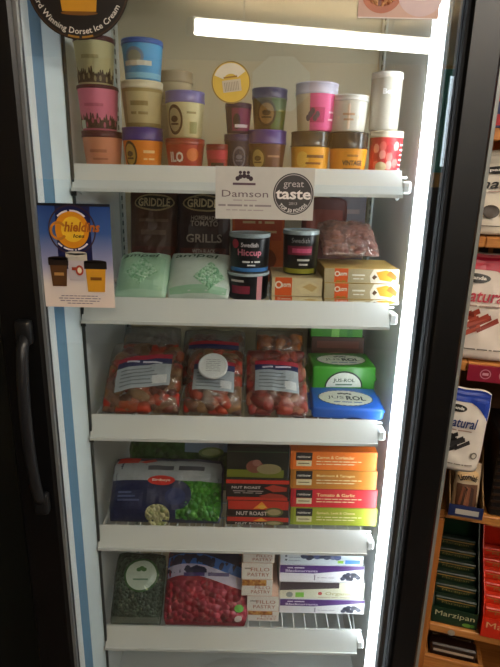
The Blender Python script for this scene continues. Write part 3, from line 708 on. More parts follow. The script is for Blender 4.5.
# green and white bags in front
def minted(full):
    def f(q, S, w, h):
        GR = M_cells(['#8fc49c', '#a8d4b0', '#7ab58a', '#b9dcc0'], 210, .35, .5, obj_scale=(1, .3, 1))
        if full:
            q.rect(S, -.43*w, .43*w, .08*h, .78*h, M('#a5cfae', .35), .0008, 10, 10)
            q.quad(S, [(-.3*w, .36*h), (-.02*w, .12*h), (.32*w, .40*h), (.02*w, .70*h)], GR, .0018)
        else:
            q.rect(S, -.46*w, .46*w, .05*h, .16*h, M('#9cc9a8', .35), .0008, 10, 2)
            q.quad(S, [(-.08*w, .30*h), (.18*w, .08*h), (.44*w, .34*h), (.2*w, .62*h)], GR, .0018)
        q.text(S, 'ampel', -.05*w, .76*h, M('#3c5a48', .35), width=.7*w, height=.14*h, e=.0030, shear=.15, bold=.01)
    return f
bag('frozen_food_bag', 'pale green printed bag lying below the brown pouches, beside the poster', 113, 166, 300, .982, Z, 50, M('#b5d9c0', .3, bump=.2), minted(True), .05, pyt=254, seed=4, group='green and white bags on the second shelf')
bag('frozen_food_bag', 'white bag with green square print lying below the grills pouch', 166, 229, 300, .982, Z, 50, M('#c6d6cc', .3, bump=.2), minted(False), .05, pyt=254, seed=5, group='green and white bags on the second shelf')
# orange box at the back
carton('frozen_food_box', 'tall orange box standing behind the black tubs', 232, 284, Z, top_z(258, 205, 1.2), 1.2, .05, ('#b85a2a', '#8a4420'),
       lambda q, S, w, h: (q.rect(S, -.45*w, .45*w, .55*h, .9*h, M('#a8462a', .4), .0005), q.text(S, 'Meat & Veg', 0, .78*h, M('#c9a77a', .4), width=.6*w, height=.05*h, e=.0008),
                           q.text(S, 'SAVOURY PIES', 0, .66*h, M('#c9a77a', .4), width=.7*w, height=.05*h, e=.0008), q.ell(S, 0, .3*h, .36*w, .18*h, M('#7a3a1c', .4), .0005)))
# beige stacks
def qbox(q, S, w, h):
    q.rect(S, -.36*w, -.18*w, 0.04*h, .98*h, M('#dd5a1c', .4), .0005)
    q.ell(S, -.325*w, .62*h, .18*h, .18*h, M('#f2e6d2', .4), .0008, 20, inner=.6)
    q.text(S, 'uorn', -.245*w, .60*h, M('#f2e6d2', .4), width=.10*w, height=.2*h, e=.0008, bold=.03)
    q.text(S, 'meat free', -.27*w, .12*h, M('#8a7a1c', .4), width=.13*w, height=.14*h, e=.0008)
    q.text(S, 'escalopes', -.04*w, .55*h, M('#efe9d4', .4), width=.17*w, height=.18*h, e=.0008)
    q.text(S, 'serves two', -.04*w, .3*h, M('#efe9d4', .4), width=.14*w, height=.12*h, e=.0008)
    pts = [(.13*w, .03*h), (.49*w, .03*h), (.49*w, .97*h), (.16*w, .97*h), (.11*w, .5*h)]
    q.poly(S, pts, M('#efe6d2', .4), .0005)
    q.poly(S, [(.19*w, .75*h), (.25*w, .25*h), (.40*w, .12*h), (.46*w, .5*h), (.33*w, .93*h)], M('#e0a030', .4), .0008)
    q.poly(S, [(.33*w, .6*h), (.46*w, .2*h), (.48*w, .5*h), (.38*w, .9*h)], M('#b86a1c', .4), .0010)
    q.poly(S, [(.14*w, .4*h), (.17*w, .25*h), (.21*w, .45*h), (.17*w, .6*h)], M('#5a3a1c', .4), .0010)
YQ = .985; zz = Z
ZQ = []
for k, yt in enumerate((299.5, 283.5, 268.5)):
    z1 = top_z(362, yt, YQ)
    carton('frozen_fillet_box', ['bottom beige fillet box of the stack of three under the mince bag', 'middle beige fillet box of the stack of three under the mince bag', 'top beige fillet box of the stack of three under the mince bag'][k],
           324, 399, zz, z1, YQ, .12, ('#b5a47e', '#c7a45c'), qbox, 'beige fillet boxes on the second shelf')
    zz = z1+.0005
ZQ3 = zz
def qbox2(q, S, w, h):
    q.rect(S, -.43*w, -.10*w, .03*h, .99*h, M('#dd5c20', .4), .0005)
    q.ell(S, -.36*w, .6*h, .2*h, .2*h, M('#f2e6d2', .4), .0008, 20, inner=.6)
    q.text(S, 'uorn', -.22*w, .58*h, M('#f2e6d2', .4), width=.19*w, height=.2*h, e=.0008, bold=.03)
    q.poly(S, [(0, .5*h), (.2*w, .85*h), (.45*w, .6*h), (.4*w, .2*h), (.1*w, .12*h)], M('#e0cfa0', .4), .0005)
    q.poly(S, [(.1*w, .5*h), (.25*w, .7*h), (.4*w, .5*h), (.3*w, .25*h)], M('#cdae72', .4), .0008)
zz = Z
for k, yt in enumerate((296.5, 277.5)):
    z1 = top_z(297, yt, YQ+.005)
    carton('frozen_fillet_box', ['beige box with an orange panel, lower of the two under the single black tub', 'beige box with an orange panel, upper of the two under the single black tub'][k],
           271.5, 322.5, zz, z1, YQ+.005, .125, ('#d8c69c', '#bda980'), qbox2, 'beige fillet boxes on the second shelf')
    zz = z1+.0005
ZQ2 = zz
# black dessert tubs
def blackart(stripe, big, sm):
    return both(band(.03, .14, stripe, -1.5, 1.5), wordy((sm, 0, .80, .85, .13, '#e8e0e2', .02), (big, 0, .56, 1.2, .24, '#e0849a', .02), ('Dairy & Soya', .1, .32, .9, .08, '#e8e6e2', .02), ('free', .1, .22, .4, .07, '#e8e6e2', .02)),
                lambda q, S, r, h: q.ell(S, -.75*r, .82*h, .2*r, .13*h, M('#b8203c', .45), .0012, 16))
BLK = M('#15161a', .3); CLR = M('#a9b8bc', .2)
gt = 'black dessert tubs on the second shelf'
z = tub('dessert_tub', 'black dessert tub with pink lettering, lower of the two stacked', 227, 269.5, 272, Z, 1.03, BLK, CLR, .10, both(wordy(('Booja', -.55, .8, .7, .14, '#cfc9ca', .02)), band(.28, .6, '#8c1f3c', -.9, .1), band(0, .98, '#e09aa2', .45, .75)), gt, .93)
z = tub('dessert_tub', 'black dessert tub with white and pink script and blue base stripe', 229, 271, 233, z, 1.03, BLK, CLR, .10, blackart('#3c78b8', 'Hiccup', 'Swedish'), gt, .93)
tub('dessert_tub', 'black dessert tub with a yellow-green base stripe on the beige boxes', 283, 320, 230, ZQ2, 1.045, M('#1c1a18', .3), CLR, .09, both(band(.04, .16, '#98942c'), band(.5, .72, '#7c1c38', -.9, .6), wordy(('Swedish', -.1, .86, 1., .12, '#9a9694'), ('Glace', 0, .61, 1.1, .18, '#c04a70', .02), ('Vanilla', .1, .38, .7, .08, '#d8d4ca', .02), ('Soya', .1, .27, .5, .07, '#d8d4ca', .02)), band(.0, .98, '#4a4a2c', .9, 1.4)), gt, .93)
# mince bag on the fillet boxes, and darker packs behind
MINCE = [M('#74463a', .5), M('#583228', .5), M('#8a5a4a', .5)]
bag('mince_bag', 'clear bag of brown mince pieces lying on the top beige fillet box', 322, 381, 262, 1.0, ZQ3, 66, M_film('#b98c80', .1, .25), None, .045, h=.13, seed=8, contents=lumps(MINCE, 170, .007, 4, .06, .9))
bag('frozen_food_pouch', 'dark reddish pouch standing behind the mince bag', 300, 345, 262, 1.22, Z, 10, M('#5c3028', .4, scale=30, var=.3), lambda q, S, w, h: q.rect(S, -.4*w, .4*w, .6*h, .85*h, M('#7c3a2c', .4), .0008, 8, 4), .05, h=.19, kind='pouch', seed=9)
carton('frozen_food_box', 'dark plum box at the back by the side wall', 332, 364, Z, Z+.205, 1.29, .08, ('#3c2c34', '#32262c'), lambda q, S, w, h: (q.rect(S, -.45*w, .3*w, .75*h, .8*h, M('#6a4c48', .4), .0005), q.ell(S, 0, .4*h, .3*w, .2*h, M('#4c3434', .4), .0005)))

# ============================================================ shelf 3
Z = ZS[2]+.0006
SAUS = [M('#a83416', .4), M('#9a4420', .4), M('#6c2c1c', .4), M('#84603c', .45), M('#a8240f', .4), M('#5c3828', .5), M('#74503a', .5)]
def fish_label(band_top, skew=0):
    def f(q, S, w, h):
        sk = lambda u, v: (u*w, (v+skew*u)*h)
        def quad(u0, u1, v0, v1, m, e):
            n = 10; k = 8
            vs = [S(*sk(u0+(u1-u0)*i/n, v0+(v1-v0)*j/k), e) for j in range(k+1) for i in range(n+1)]
            q.add(vs, [(j*(n+1)+i, j*(n+1)+i+1, (j+1)*(n+1)+i+1, (j+1)*(n+1)+i) for j in range(k) for i in range(n)], m)
        quad(-.34, .34, .26, .56, M('#9fa9b0', .3), .0012)
        quad(-.34, .34, .56, .64, M('#262c58', .4), .0012)
        quad(-.34, .34, .64, .70, M('#a02438', .4), .0012)
        for i in range(5):
            quad(-.28, .1+.04*(i % 3), .50-.05*i, .515-.05*i, M('#6c7680', .4), .0024)
        quad(.12, .30, .29, .40, M('#c8ccd0', .4), .0024)
        q.text(S, 'King Prawns', 0, .60*h, M('#c8cad8', .4), width=.45*w, height=.04*h, e=.003)
    return f
FILM = M_film('#6c5a4c', .10, .10)
g3 = 'clear bags of pieces on the third shelf'
bag('frozen_pieces_bag', 'clear bag of orange frozen pieces with a tilted silver label, by the side wall', 99, 180.3, 415, .979, Z, 52, FILM, fish_label(0, .16), .06, pyt=343, seed=11, group=g3, contents=lumps(SAUS, 120, .015, 5, .03, .98))
bag('frozen_pieces_bag', 'clear bag of orange pieces with a silver label, beneath the white disc', 181.2, 243, 415, .979, Z, 52, FILM, fish_label(0, -.04), .06, pyt=349, seed=12, group=g3, contents=lumps(SAUS, 110, .015, 6, .03, .98))
bag('frozen_pieces_bag', 'clear bag of reddish pieces with a silver label beside the pastry blocks', 243.8, 310, 415, .979, Z, 52, FILM, fish_label(0, -.05), .065, pyt=350, seed=13, group=g3, contents=lumps([M('#8c2c28', .4), M('#9c3a2c', .4), M('#a06048', .4), M('#6c2420', .4)], 100, .015, 7, .03, .98))
# paler bags behind
bag('frozen_pieces_bag', 'grey frosted bag lying behind the bag with the tilted silver label', 118, 178, 385, 1.14, Z, 38, M_film('#9a948c', .16, .4), None, .06, pyt=327, seed=14, group=g3, contents=lumps([M('#7c6450', .5), M('#93806a', .5)], 50, .016, 8))
bag('frozen_pieces_bag', 'bag with a red and blue header lying behind the white disc', 180, 245, 385, 1.14, Z, 38, M_film('#807c78', .14, .35), lambda q, S, w, h: (q.rect(S, -.4*w, .4*w, .66*h, .72*h, M('#a82c34', .4), .0012, 8, 3), q.rect(S, -.4*w, .4*w, .58*h, .66*h, M('#2c3058', .4), .0012, 8, 3)), .06, pyt=330, seed=15, group=g3, contents=lumps(SAUS[2:], 50, .016, 9))
bag('frozen_pieces_bag', 'bag with orange contents at the back, left of the green bar', 255, 304, 380, 1.2, Z, 30, M_film('#a89080', .14, .2), None, .06, pyt=330, seed=16, group=g3, contents=lumps([M('#c0702c', .45), M('#b8642c', .45), M('#8a5a3c', .5)], 55, .014, 10))
# white lid lying on the middle bag
lp = at(213.5, 364.5, 1.035)
t = thing('white_disc', 'round white disc lid resting on the clear bags', 'lid', (lp.x, 1.02, lp.z), (math.radians(38), 0, 0))
P().lathe([(.029, 0), (.031, .001), (.031, .005), (.029, .0065), (.026, .0065), (.025, .0055)], M('#cfd3d4', .4), 40).build('disc', t)
q = P(); S = lambda u, v, e: (u, v, .0056+e)
for i in range(7): q.text(S, 'keep frozen below minus eighteen'[i*3:i*3+12], .001, .014-.0045*i, M('#8a8f92', .5), width=.03, height=.0022, e=.0005)
q.build('printed_text', t)
# pastry blocks
def block(name, label, px0, px1, z0, z1, Y, d, body, top_art, front_art, rz=0):
    t, T, w, h, dd = carton(name, label, px0, px1, z0, z1, Y, d, (body, body), None, 'pastry blocks on the third shelf', rz=rz, bev=.006, cat='pastry pack')
    for c in list(t.children):
        bpy.data.objects.remove(c)
    P().box(-w/2, w/2, -d/2, d/2, 0, h, M(body, .3, bump=.15, bscale=40), .007, 3).build('wrapper', t)
    for s in (-1, 1):
        P().add([(s*(w/2-.001), -d/2*.7, h*.35), (s*(w/2-.001), d/2*.7, h*.35), (s*(w/2+.006), d/2*.75, h*.55), (s*(w/2+.006), -d/2*.75, h*.55), (s*(w/2-.001), -d/2*.7, h*.7), (s*(w/2-.001), d/2*.7, h*.7)],
                [(0, 1, 2, 3), (3, 2, 5, 4), (0, 3, 4), (1, 5, 2)], M(body, .3)).build('end_fold', t)
    q = P(); top_art(q, T, w, d); front_art(q, lambda u, v, e: (u, -d/2-e, v), w, h); q.build('printed_label', t)
    return w
def jus(col, scale):
    def top(q, T, w, d):
        q.ell(T, 0, -.05*d, .40*w, .36*d, M('#1c2638', .4), .0004, 40)
        q.scallop(T, 0, -.05*d, .375*w, .335*d, M('#d8d8c8', .4), .0008, 30)
        q.text(T, 'JUS', -.14*w, -.06*d, M('#2c3036', .4), width=.24*w, height=.16*d, e=.0012)
        q.text(T, 'ROL', .15*w, -.06*d, M('#1c2024', .4), width=.28*w, height=.2*d, e=.0012, bold=.03)
        q.text(T, 'puff pastry block', .02*w, -.25*d, M('#4c6c9c', .4), width=.4*w, height=.07*d, e=.0012)
        for i in range(5): q.ell(T, (-.08+.04*i)*w, (.13+.02*(i % 2))*d, .025*w, .035*d, M('#2c3036', .4), .0012, 10)
    return top
def jfront(q, S, w, h):
    q.ell(S, 0, .36*h, .30*w, .50*h, M('#1c2a20', .4), .0003, 30, a0=0, a1=math.pi)
    q.ell(S, 0, .36*h, .275*w, .45*h, M('#d8dccc', .4), .0006, 30, a0=0, a1=math.pi)
    q.text(S, 'JUS-ROL', 0, .56*h, M('#2c4430', .4), width=.34*w, height=.14*h, e=.0009, bold=.02)
    q.text(S, 'shortcrust', 0, .44*h, M('#5c7c60', .4), width=.26*w, height=.07*h, e=.0009)
def jfront2(q, S, w, h): q.ell(S, .1*w, .02*h, .12*w, .2*h, M('#1c2a4c', .4), .0003, 20, a0=0, a1=math.pi)
hb_ = .026; YBk = .985
block('pastry_block', 'flat blue wrapped pastry block in front of the green one', 313.5, 385, Z, Z+hb_, YBk, .115, '#2563c4', jus(0, 0), jfront2, math.radians(-3))
gp = onz(342, 388, Z+hb_+.001)
zg0 = Z; zg1 = top_z(342, 366.5, gp.y+.004)
block('pastry_block', 'green wrapped pastry block standing behind and above the blue one', 311, 375, zg0, zg1, gp.y+.004, .10, '#3f8f2c', jus(0, 0), jfront, math.radians(2))
zq0 = top_z(336, 337, 1.24); zq1 = top_z(336, 322, 1.24)
carton('frozen_food_box', 'bright green flat box high at the back behind the green pastry block', 311, 363, zq0, zq1, 1.24, .1, ('#4c9a28', '#40842a'), lambda q, S, w, h: (q.rect(S, -.1*w, .05*w, 0, h, M('#8fd45c', .4), .0004), q.rect(S, .2*w, .3*w, 0, h, M('#3c8a28', .4), .0004)))
carton('frozen_food_box', 'brown box at the back under the bright green flat box', 311, 363, Z, zq0-.0005, 1.24, .1, ('#5c4034', '#4c382c'), lambda q, S, w, h: (q.rect(S, -.4*w, .4*w, .72*h, .9*h, M('#7c4c3c', .4), .0004), q.ell(S, 0, .5*h, .3*w, .12*h, M('#8c6450', .4), .0004)))

# ============================================================ shelf 4
Z = ZS[3]+.0006
def peasart(q, S, w, h):
    q.rect(S, -.485*w, .485*w, .62*h, .95*h, M('#9aa2a8', .25, bump=.5, bscale=60), .0008, 20, 8)
    NAV = M('#10204c', .4)
    q.rect(S, -.485*w, .10*w, .03*h, .62*h, NAV, .0009, 16, 12)
    q.rect(S, .10*w, .485*w, .03*h, .62*h, M_cells(['#2f7a1a', '#478f2c', '#236414', '#3b8422'], 95, .35, .9, obj_scale=(1, .4, 1)), .0009, 14, 12)
    q.ell(S, .10*w, .40*h, .13*w, .22*h, NAV, .0014, 24)
    q.ell(S, .09*w, .38*h, .09*w, .13*h, M('#1c2f64', .4), .0019, 24)
    q.ell(S, -.06*w, .10*h, .11*w, .16*h, M_cells(['#b9b884', '#cdc99a', '#9ca468'], 110, .4, .8, obj_scale=(1, .4, 1)), .0019, 24)
    q.rect(S, -.47*w, -.27*w, .90*h, .99*h, M('#b02c24', .4), .0016, 6, 3)
    q.poly(S, [(-.27*w, .92*h), (-.14*w, .985*h), (-.1*w, .93*h), (-.2*w, .90*h)], M('#b02c24', .4), .0020)
    q.text(S, 'STEAM FRESH', .08*w, .82*h, M('#4c5058', .4), width=.5*w, height=.12*h, e=.0030, shear=.2, bold=.02)
    q.ell(S, -.04*w, .62*h, .12*w, .075*h, M('#c0221c', .35), .0026, 28)
    q.text(S, 'Birdseye', -.04*w, .62*h, M('#ead8d0', .4), width=.16*w, height=.05*h, e=.0036, bold=.02)
    for k in range(3): q.rect(S, -.42*w, (-.30+.04*k)*w, (.42-.06*k)*h, (.45-.06*k)*h, M('#4c5a84', .4), .0016, 4, 1)
bag('frozen_vegetable_bag', 'navy and silver bag of green peas and pale beans', 107, 222, 527, .987, Z, 40, M('#2c3450', .35, bump=.2), peasart, .065, pyt=459, seed=21, group='vegetable bags on the fourth shelf')
def greenart(q, S, w, h):
    q.rect(S, .05*w, .46*w, .68*h, .95*h, M('#7f98b4', .4), .0008, 10, 6)
    q.ell(S, .30*w, .68*h, .12*w, .09*h, M('#5a7a34', .4), .0014, 20); q.ell(S, .30*w, .68*h, .09*w, .06*h, M('#8aa05c', .4), .0019, 20)
    q.text(S, 'garden', .25*w, .86*h, M('#dfe4ea', .4), width=.22*w, height=.06*h, e=.002)
bag('frozen_vegetable_bag', 'dark green bag with a pale blue panel behind the pea bag', 128, 231, 490, 1.12, Z, 22, M_cells(['#1c4418', '#2c5c20', '#245018'], 70, .35, .6), greenart, .06, pyt=432, seed=22, group='vegetable bags on the fourth shelf')
# nut roast boxes
YN = .992
def roast(kind):
    def f(q, S, w, h):
        RED = M('#c02c18', .38); 
        if kind == 'green':
            q.rect(S, -.5*w, .42*w, .06*h, .30*h, M('#6c7418', .4), .0004)
            q.ell(S, -.05*w, .40*h, .14*w, .2*h, M('#7c4438', .4), .0007); q.ell(S, .18*w, .33*h, .2*w, .16*h, M('#8c805c', .4), .0009); q.ell(S, -.02*w, .52*h, .07*w, .1*h, M('#94645c', .4), .0011)
            q.rect(S, -.5*w, .5*w, .84*h, .87*h, M('#2c4c30', .4), .0005)
        elif kind == 'mid':
            q.rect(S, -.5*w, .5*w, .80*h, .98*h, RED, .0004)
            q.text(S, 'NUT ROAST', -.18*w, .62*h, M('#d8d0cc', .4), width=.46*w, height=.12*h, e=.0009, bold=.02)
            q.text(S, 'SAVOURY VEGETABLE', -.15*w, .45*h, M('#a89c98', .4), width=.48*w, height=.07*h, e=.0009); q.text(S, 'and herbs mix', -.15*w, .36*h, M('#a89c98', .4), width=.44*w, height=.06*h, e=.0009)
            q.poly(S, [(.1*w, .62*h), (.25*w, .76*h), (.47*w, .64*h), (.46*w, .46*h), (.25*w, .42*h)], M('#a83424', .4), .0007)
            q.poly(S, [(.02*w, .22*h), (.2*w, .36*h), (.4*w, .30*h), (.48*w, .16*h), (.2*w, .10*h)], M('#a02c1c', .4), .0007)
            q.rect(S, -.48*w, .48*w, .01*h, .16*h, RED, .0006)
        else:
            q.rect(S, -.48*w, .49*w, .45*h, .98*h, RED, .0004)
            q.text(S, 'NUT ROAST', -.1*w, .22*h, M('#d8d0cc', .4), width=.5*w, height=.24*h, e=.0009, bold=.02)
            q.ell(S, .26*w, .32*h, .15*w, .28*h, M('#5c6434', .4), .0008); q.ell(S, .26*w, .32*h, .11*w, .19*h, M('#a49a70', .4), .0010)
            q.poly(S, [(-.08*w, .5*h), (.06*w, .95*h), (.16*w, .55*h)], M('#e8942c', .4), .0008); q.ell(S, .06*w, .62*h, .06*w, .12*h, M('#e0b040', .4), .0010)
    return f
zz = Z; prev = None
for k, (yt, kd, lb, cc) in enumerate(((517, 'red', 'red and black box at the bottom of the nut roast stack', '#16110f'), (500.5, 'red', 'red and black box second up in the nut roast stack', '#16110f'), (479.5, 'mid', 'black box with red picture under the olive striped box', '#171412'), (447, 'green', 'dark green box with an olive stripe and mushroom picture', '#101a16'))):
    z1 = top_z(257, yt, YN)
    carton('frozen_roast_box', lb, 226+(k % 2), 289, zz, z1, YN, .12, (cc, '#1a1614'), roast(kd), 'roast boxes on the fourth shelf'); zz = z1+.0005
# bright boxes
zz = Z; YV = .996
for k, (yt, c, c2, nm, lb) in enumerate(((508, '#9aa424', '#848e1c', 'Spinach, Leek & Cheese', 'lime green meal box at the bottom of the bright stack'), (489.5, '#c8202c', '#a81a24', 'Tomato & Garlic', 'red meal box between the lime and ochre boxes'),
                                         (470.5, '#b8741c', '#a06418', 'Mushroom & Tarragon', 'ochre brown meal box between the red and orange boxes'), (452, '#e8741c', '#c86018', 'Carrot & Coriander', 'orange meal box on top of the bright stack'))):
    z1 = top_z(334, yt, YV)
    def art(q, S, w, h, nm=nm):
        q.rect(S, -.44*w, -.25*w, .52*h, .95*h, M('#17171a', .4), .0004); q.rect(S, -.43*w, -.255*w, .20*h, .50*h, M('#d8cfa8', .4), .0004)
        q.text(S, 'rainbow', -.345*w, .72*h, M('#d8d4cc', .4), width=.15*w, height=.13*h, e=.0008, bold=.02)
        q.text(S, 'vegetarian', -.345*w, .35*h, M('#6a5a3c', .4), width=.13*w, height=.08*h, e=.0008)
        q.text(S, nm, .02*w, .70*h, M('#f4d89c', .4), width=.44*w, height=.17*h, e=.0008, bold=.02)
        q.text(S, 'with a creamy sauce and golden crumb top', .06*w, .48*h, M('#f0dcae', .4), width=.52*w, height=.08*h, e=.0008)
        q.text(S, 'ready in thirty minutes from frozen', .02*w, .33*h, M('#f0dcae', .4), width=.44*w, height=.08*h, e=.0008)
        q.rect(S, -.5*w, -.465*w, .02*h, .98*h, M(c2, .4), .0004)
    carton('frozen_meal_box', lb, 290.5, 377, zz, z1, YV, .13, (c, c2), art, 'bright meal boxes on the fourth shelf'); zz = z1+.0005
bag('frozen_pieces_bag', 'dark film pack with red patches lying on the orange meal box', 296, 374, 452, YV+.02, zz, 80, M('#3c3430', .3, bump=.3), lambda q, S, w, h: (q.rect(S, -.4*w, 0, .1*h, .9*h, M('#6c3028', .35), .0008, 8, 8), q.rect(S, .2*w, .42*w, .1*h, .9*h, M('#8a8478', .3), .0008, 6, 8)), .018, h=.10, seed=31)

# ============================================================ shelf 5
Z = ZS[4]+.0006
def herbart(q, S, w, h):
    q.ell(S, .05*w, .68*h, .34*w, .24*h, M('#2c5a28', .4), .0010, 36); q.ell(S, .05*w, .68*h, .30*w, .21*h, M('#b9c9bc', .4), .0016, 36)
    q.text(S, 'herbs', .05*w, .62*h, M('#6c8c74', .4), width=.3*w, height=.04*h, e=.0026)
    for i in range(3): q.ell(S, (.0+.05*i)*w, (.76+.02*(i % 2))*h, .05*w, .03*h, M('#3c6c34', .4), .0024, 12)
    q.rect(S, -.49*w, .49*w, .01*h, .10*h, M('#6c7468', .35), .0010, 12, 3)
bag('frozen_herb_bag', 'dark green bag with a pale oval label leaning on the side wall', 109, 161, 626, .979, Z, 42, M_cells(['#2c3c2c', '#38483a', '#243426', '#465848'], 140, .45, .5), herbart, .05, pyt=553, seed=41, group='fruit and herb bags on the lowest shelf')
def fruitart(q, S, w, h):
    BLU = M('#2868c0', .35); NV = M('#141c44', .35)
    q.rect(S, -.485*w, .485*w, .66*h, .99*h, NV, .0009, 18, 8)
    n = 16
    for (off, m, e) in ((.08, BLU, .0014), (-.06, M('#b8b4d4', .35), .0019)):
        top = [(-.485+.97*i/n, .74+off+.10*math.sin(i/n*3.6+.6)) for i in range(n+1)]
        for i in range(n):
            (a, b), (c, d) = top[i], top[i+1]; lw = .22 if off == 0 else .15
            q.poly(S, [(a*w, (b-lw)*h), (c*w, (d-lw)*h), (c*w, d*h), (a*w, b*h)], m, e)
    q.text(S, 'summer fruits', .0*w, .64*h, M('#3c2c74', .35), width=.55*w, height=.075*h, e=.0032, shear=.2, bold=.03)
    q.rect(S, -.485*w, .485*w, .03*h, .56*h, M_cells(['#861022', '#9c1a2e', '#720c1c', '#96283c', '#aa3c4e'], 75, .3, .9, obj_scale=(1, .4, 1)), .0009, 18, 14)
    q.ell(S, .40*w, .22*h, .055*w, .05*h, M('#5ca838', .4), .0018, 18); q.ell(S, .40*w, .09*h, .045*w, .04*h, M('#c9b8b0', .4), .0018, 18)
bag('frozen_fruit_bag', 'bag of red berries with a blue wave header', 162.5, 247, 627, .979, Z, 42, M('#8a1428', .35, bump=.2), fruitart, .065, pyt=548, seed=42, group='fruit and herb bags on the lowest shelf')
# filo pastry boxes
def filo(full):
    def f(q, S, w, h):
        if full:
            q.text(S, 'FILLO', .1*w, .62*h, M('#b05c3c', .45), width=.6*w, height=.22*h, e=.0009); q.text(S, 'PASTRY', .05*w, .3*h, M('#b05c3c', .45), width=.7*w, height=.22*h, e=.0009)
            q.text(S, 'ready', -.3*w, .68*h, M('#9a9488', .45), width=.2*w, height=.12*h, e=.0009)
        else:
            q.rect(S, -.48*w, .3*w, .62*h, .98*h, M_cells(['#c07c34', '#d89c4c', '#a86024'], 160, .45, .3), .0004)
            q.text(S, 'FILLO', .18*w, .52*h, M('#b05c3c', .45), width=.5*w, height=.18*h, e=.0009); q.text(S, 'PASTRY', .12*w, .26*h, M('#b05c3c', .45), width=.62*w, height=.2*h, e=.0009)
    return f
YF = 1.0; zz = Z
for k, (yt, a, b, fl, lb) in enumerate(((611, 247.5, 278.5, 0, 'white pastry box with an orange corner, lowest of the narrow stack'), (596, 247, 278.5, 1, 'white pastry box, second from the bottom of the narrow stack'), (579.5, 241.5, 272.5, 0, 'white pastry box with an orange corner, middle of the narrow stack'),
                                        (563, 241.5, 272.5, 1, 'white pastry box, second from the top of the narrow stack'), (549, 243, 274.5, 0, 'white pastry box with an orange corner, top of the narrow stack'))):
    z1 = top_z(260, yt, YF)
    carton('pastry_box', lb, a, b, zz, z1, YF, .2, ('#f2ece4', '#d9b8a4'), filo(fl), 'narrow pastry boxes on the lowest shelf'); zz = z1+.0005
# purple and white boxes
fy = onz(322, 613.5, Z).y
def berrybox(kind):
    def f(q, S, w, h):
        PU = M('#4c2470', .4)
        if kind == 'p':
            q.poly(S, [(-.495*w, .52*h), (-.1*w, .50*h), (.495*w, .80*h), (.495*w, .985*h), (-.495*w, .985*h)], PU, .0004)
            q.text(S, 'Pure Delight', -.31*w, .84*h, M('#d8cce4', .4), width=.2*w, height=.12*h, e=.0009, bold=.02); q.text(S, 'Blackcurrants', -.24*w, .66*h, M('#d8cce4', .4), width=.38*w, height=.15*h, e=.0009, bold=.02)
            for i in range(12): q.ell(S, (.25+.02*i-.004*(i % 3)*i)*w, (.22+.09*(i % 4))*h, .03*w, .12*h, M(['#2c3048', '#44485c', '#1c2034'][i % 3], .4), .0008+.0001*i, 12)
            q.rect(S, -.09*w, -.075*w, .1*h, .42*h, M('#8a8490', .4), .0006)
            q.text(S, 'no added sugar', .05*w, .26*h, M('#a8a4ac', .4), width=.2*w, height=.08*h, e=.0009)
        elif kind == 'o':
            q.poly(S, [(-.495*w, .48*h), (.2*w, .66*h), (.2*w, .985*h), (-.495*w, .985*h)], M('#3c3238', .4), .0004)
            q.ell(S, -.38*w, .24*h, .04*w, .16*h, M('#8a9088', .4), .0005); q.rect(S, -.31*w, -.21*w, .10*h, .38*h, M('#7cc03c', .4), .0005)
            q.text(S, 'Organic', .2*w, .32*h, M('#a8a070', .4), width=.32*w, height=.24*h, e=.0009, bold=.01)
            q.ell(S, -.02*w, .34*h, .025*w, .1*h, M('#c04848', .4), .0006)
            q.text(S, 'certified berry selection', .16*w, .12*h, M('#b8a898', .4), width=.4*w, height=.07*h, e=.0009)
        else:
            rnd = random.Random(5)
            for i in range(26): q.ell(S, (-.22+.45*rnd.random())*w, (.35+.55*rnd.random())*h, .045*w, .14*h, M(['#2c3654', '#46527c', '#1c2440', '#5c6488'][i % 4], .4), .0005+.0001*(i % 9), 14)
            q.rect(S, .28*w, .46*w, .1*h, .3*h, M('#3c78c4', .4), .0016); q.rect(S, .19*w, .26*w, .12*h, .26*h, M('#8cc43c', .4), .0016)
            for i in range(3): q.ell(S, (-.43+.0*i)*w, (.25+.2*i)*h, .015*w, .05*h, M('#4a5058', .4), .0006, 12)
            for i in range(4): q.text(S, 'blueberry antioxidants', -.33*w, (.22+.17*i)*h, M('#9aa0a8', .4), width=.14*w, height=.06*h, e=.0007)
    return f
zz = Z
for k, (yt, kd, c, lb) in enumerate(((599.5, 'p', '#dcdadc', 'purple and white berry box resting on the bare wire shelf'), (582.5, 'o', '#d8d6bc', 'cream box with a dark wedge and green stamp between the purple boxes'), (566, 'p', '#e2e0e4', 'purple and white berry box directly under the blueberry picture box'), (547, 't', '#c9d3da', 'pale blue box with a blueberry picture on top of the stack'))):
    z1 = top_z(322, yt, fy)
    carton('frozen_berry_box', lb, 279.5+(k == 3), 364.5-(k*.2), zz, z1, fy+.001*k, .15, (c, '#cfd0d4'), berrybox(kd), 'berry boxes on the lowest shelf'); zz = z1+.0005

# ============================================================ wooden shelf unit right of the freezer
RHO = math.radians(-15); UO = Vector((.398, .96, 0)); UX = Vector((math.cos(RHO), math.sin(RHO), 0)); UY = Vector((-math.sin(RHO), math.cos(RHO), 0))
def unit(px, py, off=0.):
    """pixel -> (local x, height) on the unit's plane that lies off metres behind its front"""
    d = ray(px, py); k = (UO+UY*off-CAM).dot(UY)/d.dot(UY); p = CAM+d*k; return (p-UO).dot(UX), p.z
def world(lx, ly, z): p = UO+UX*lx+UY*ly; return (p.x, p.y, z)
WX = M_wood('#a8662a', '#c98a48', 'X'); WZ = M_wood('#9c5820', '#c07a36', 'Z')
UN = thing('wooden_shelf_unit', 'pine shelf unit with snack bags and marzipan boxes beside the freezer', 'shelf unit', world(0, 0, 0), (0, 0, RHO))
UL = .62
P().box(0, .026, 0, .36, 0, .7675, WZ, .002).build('upright', UN)
P().box(0, .026, .062, .36, .789, 1.95, WZ, .002).build('upright', UN)
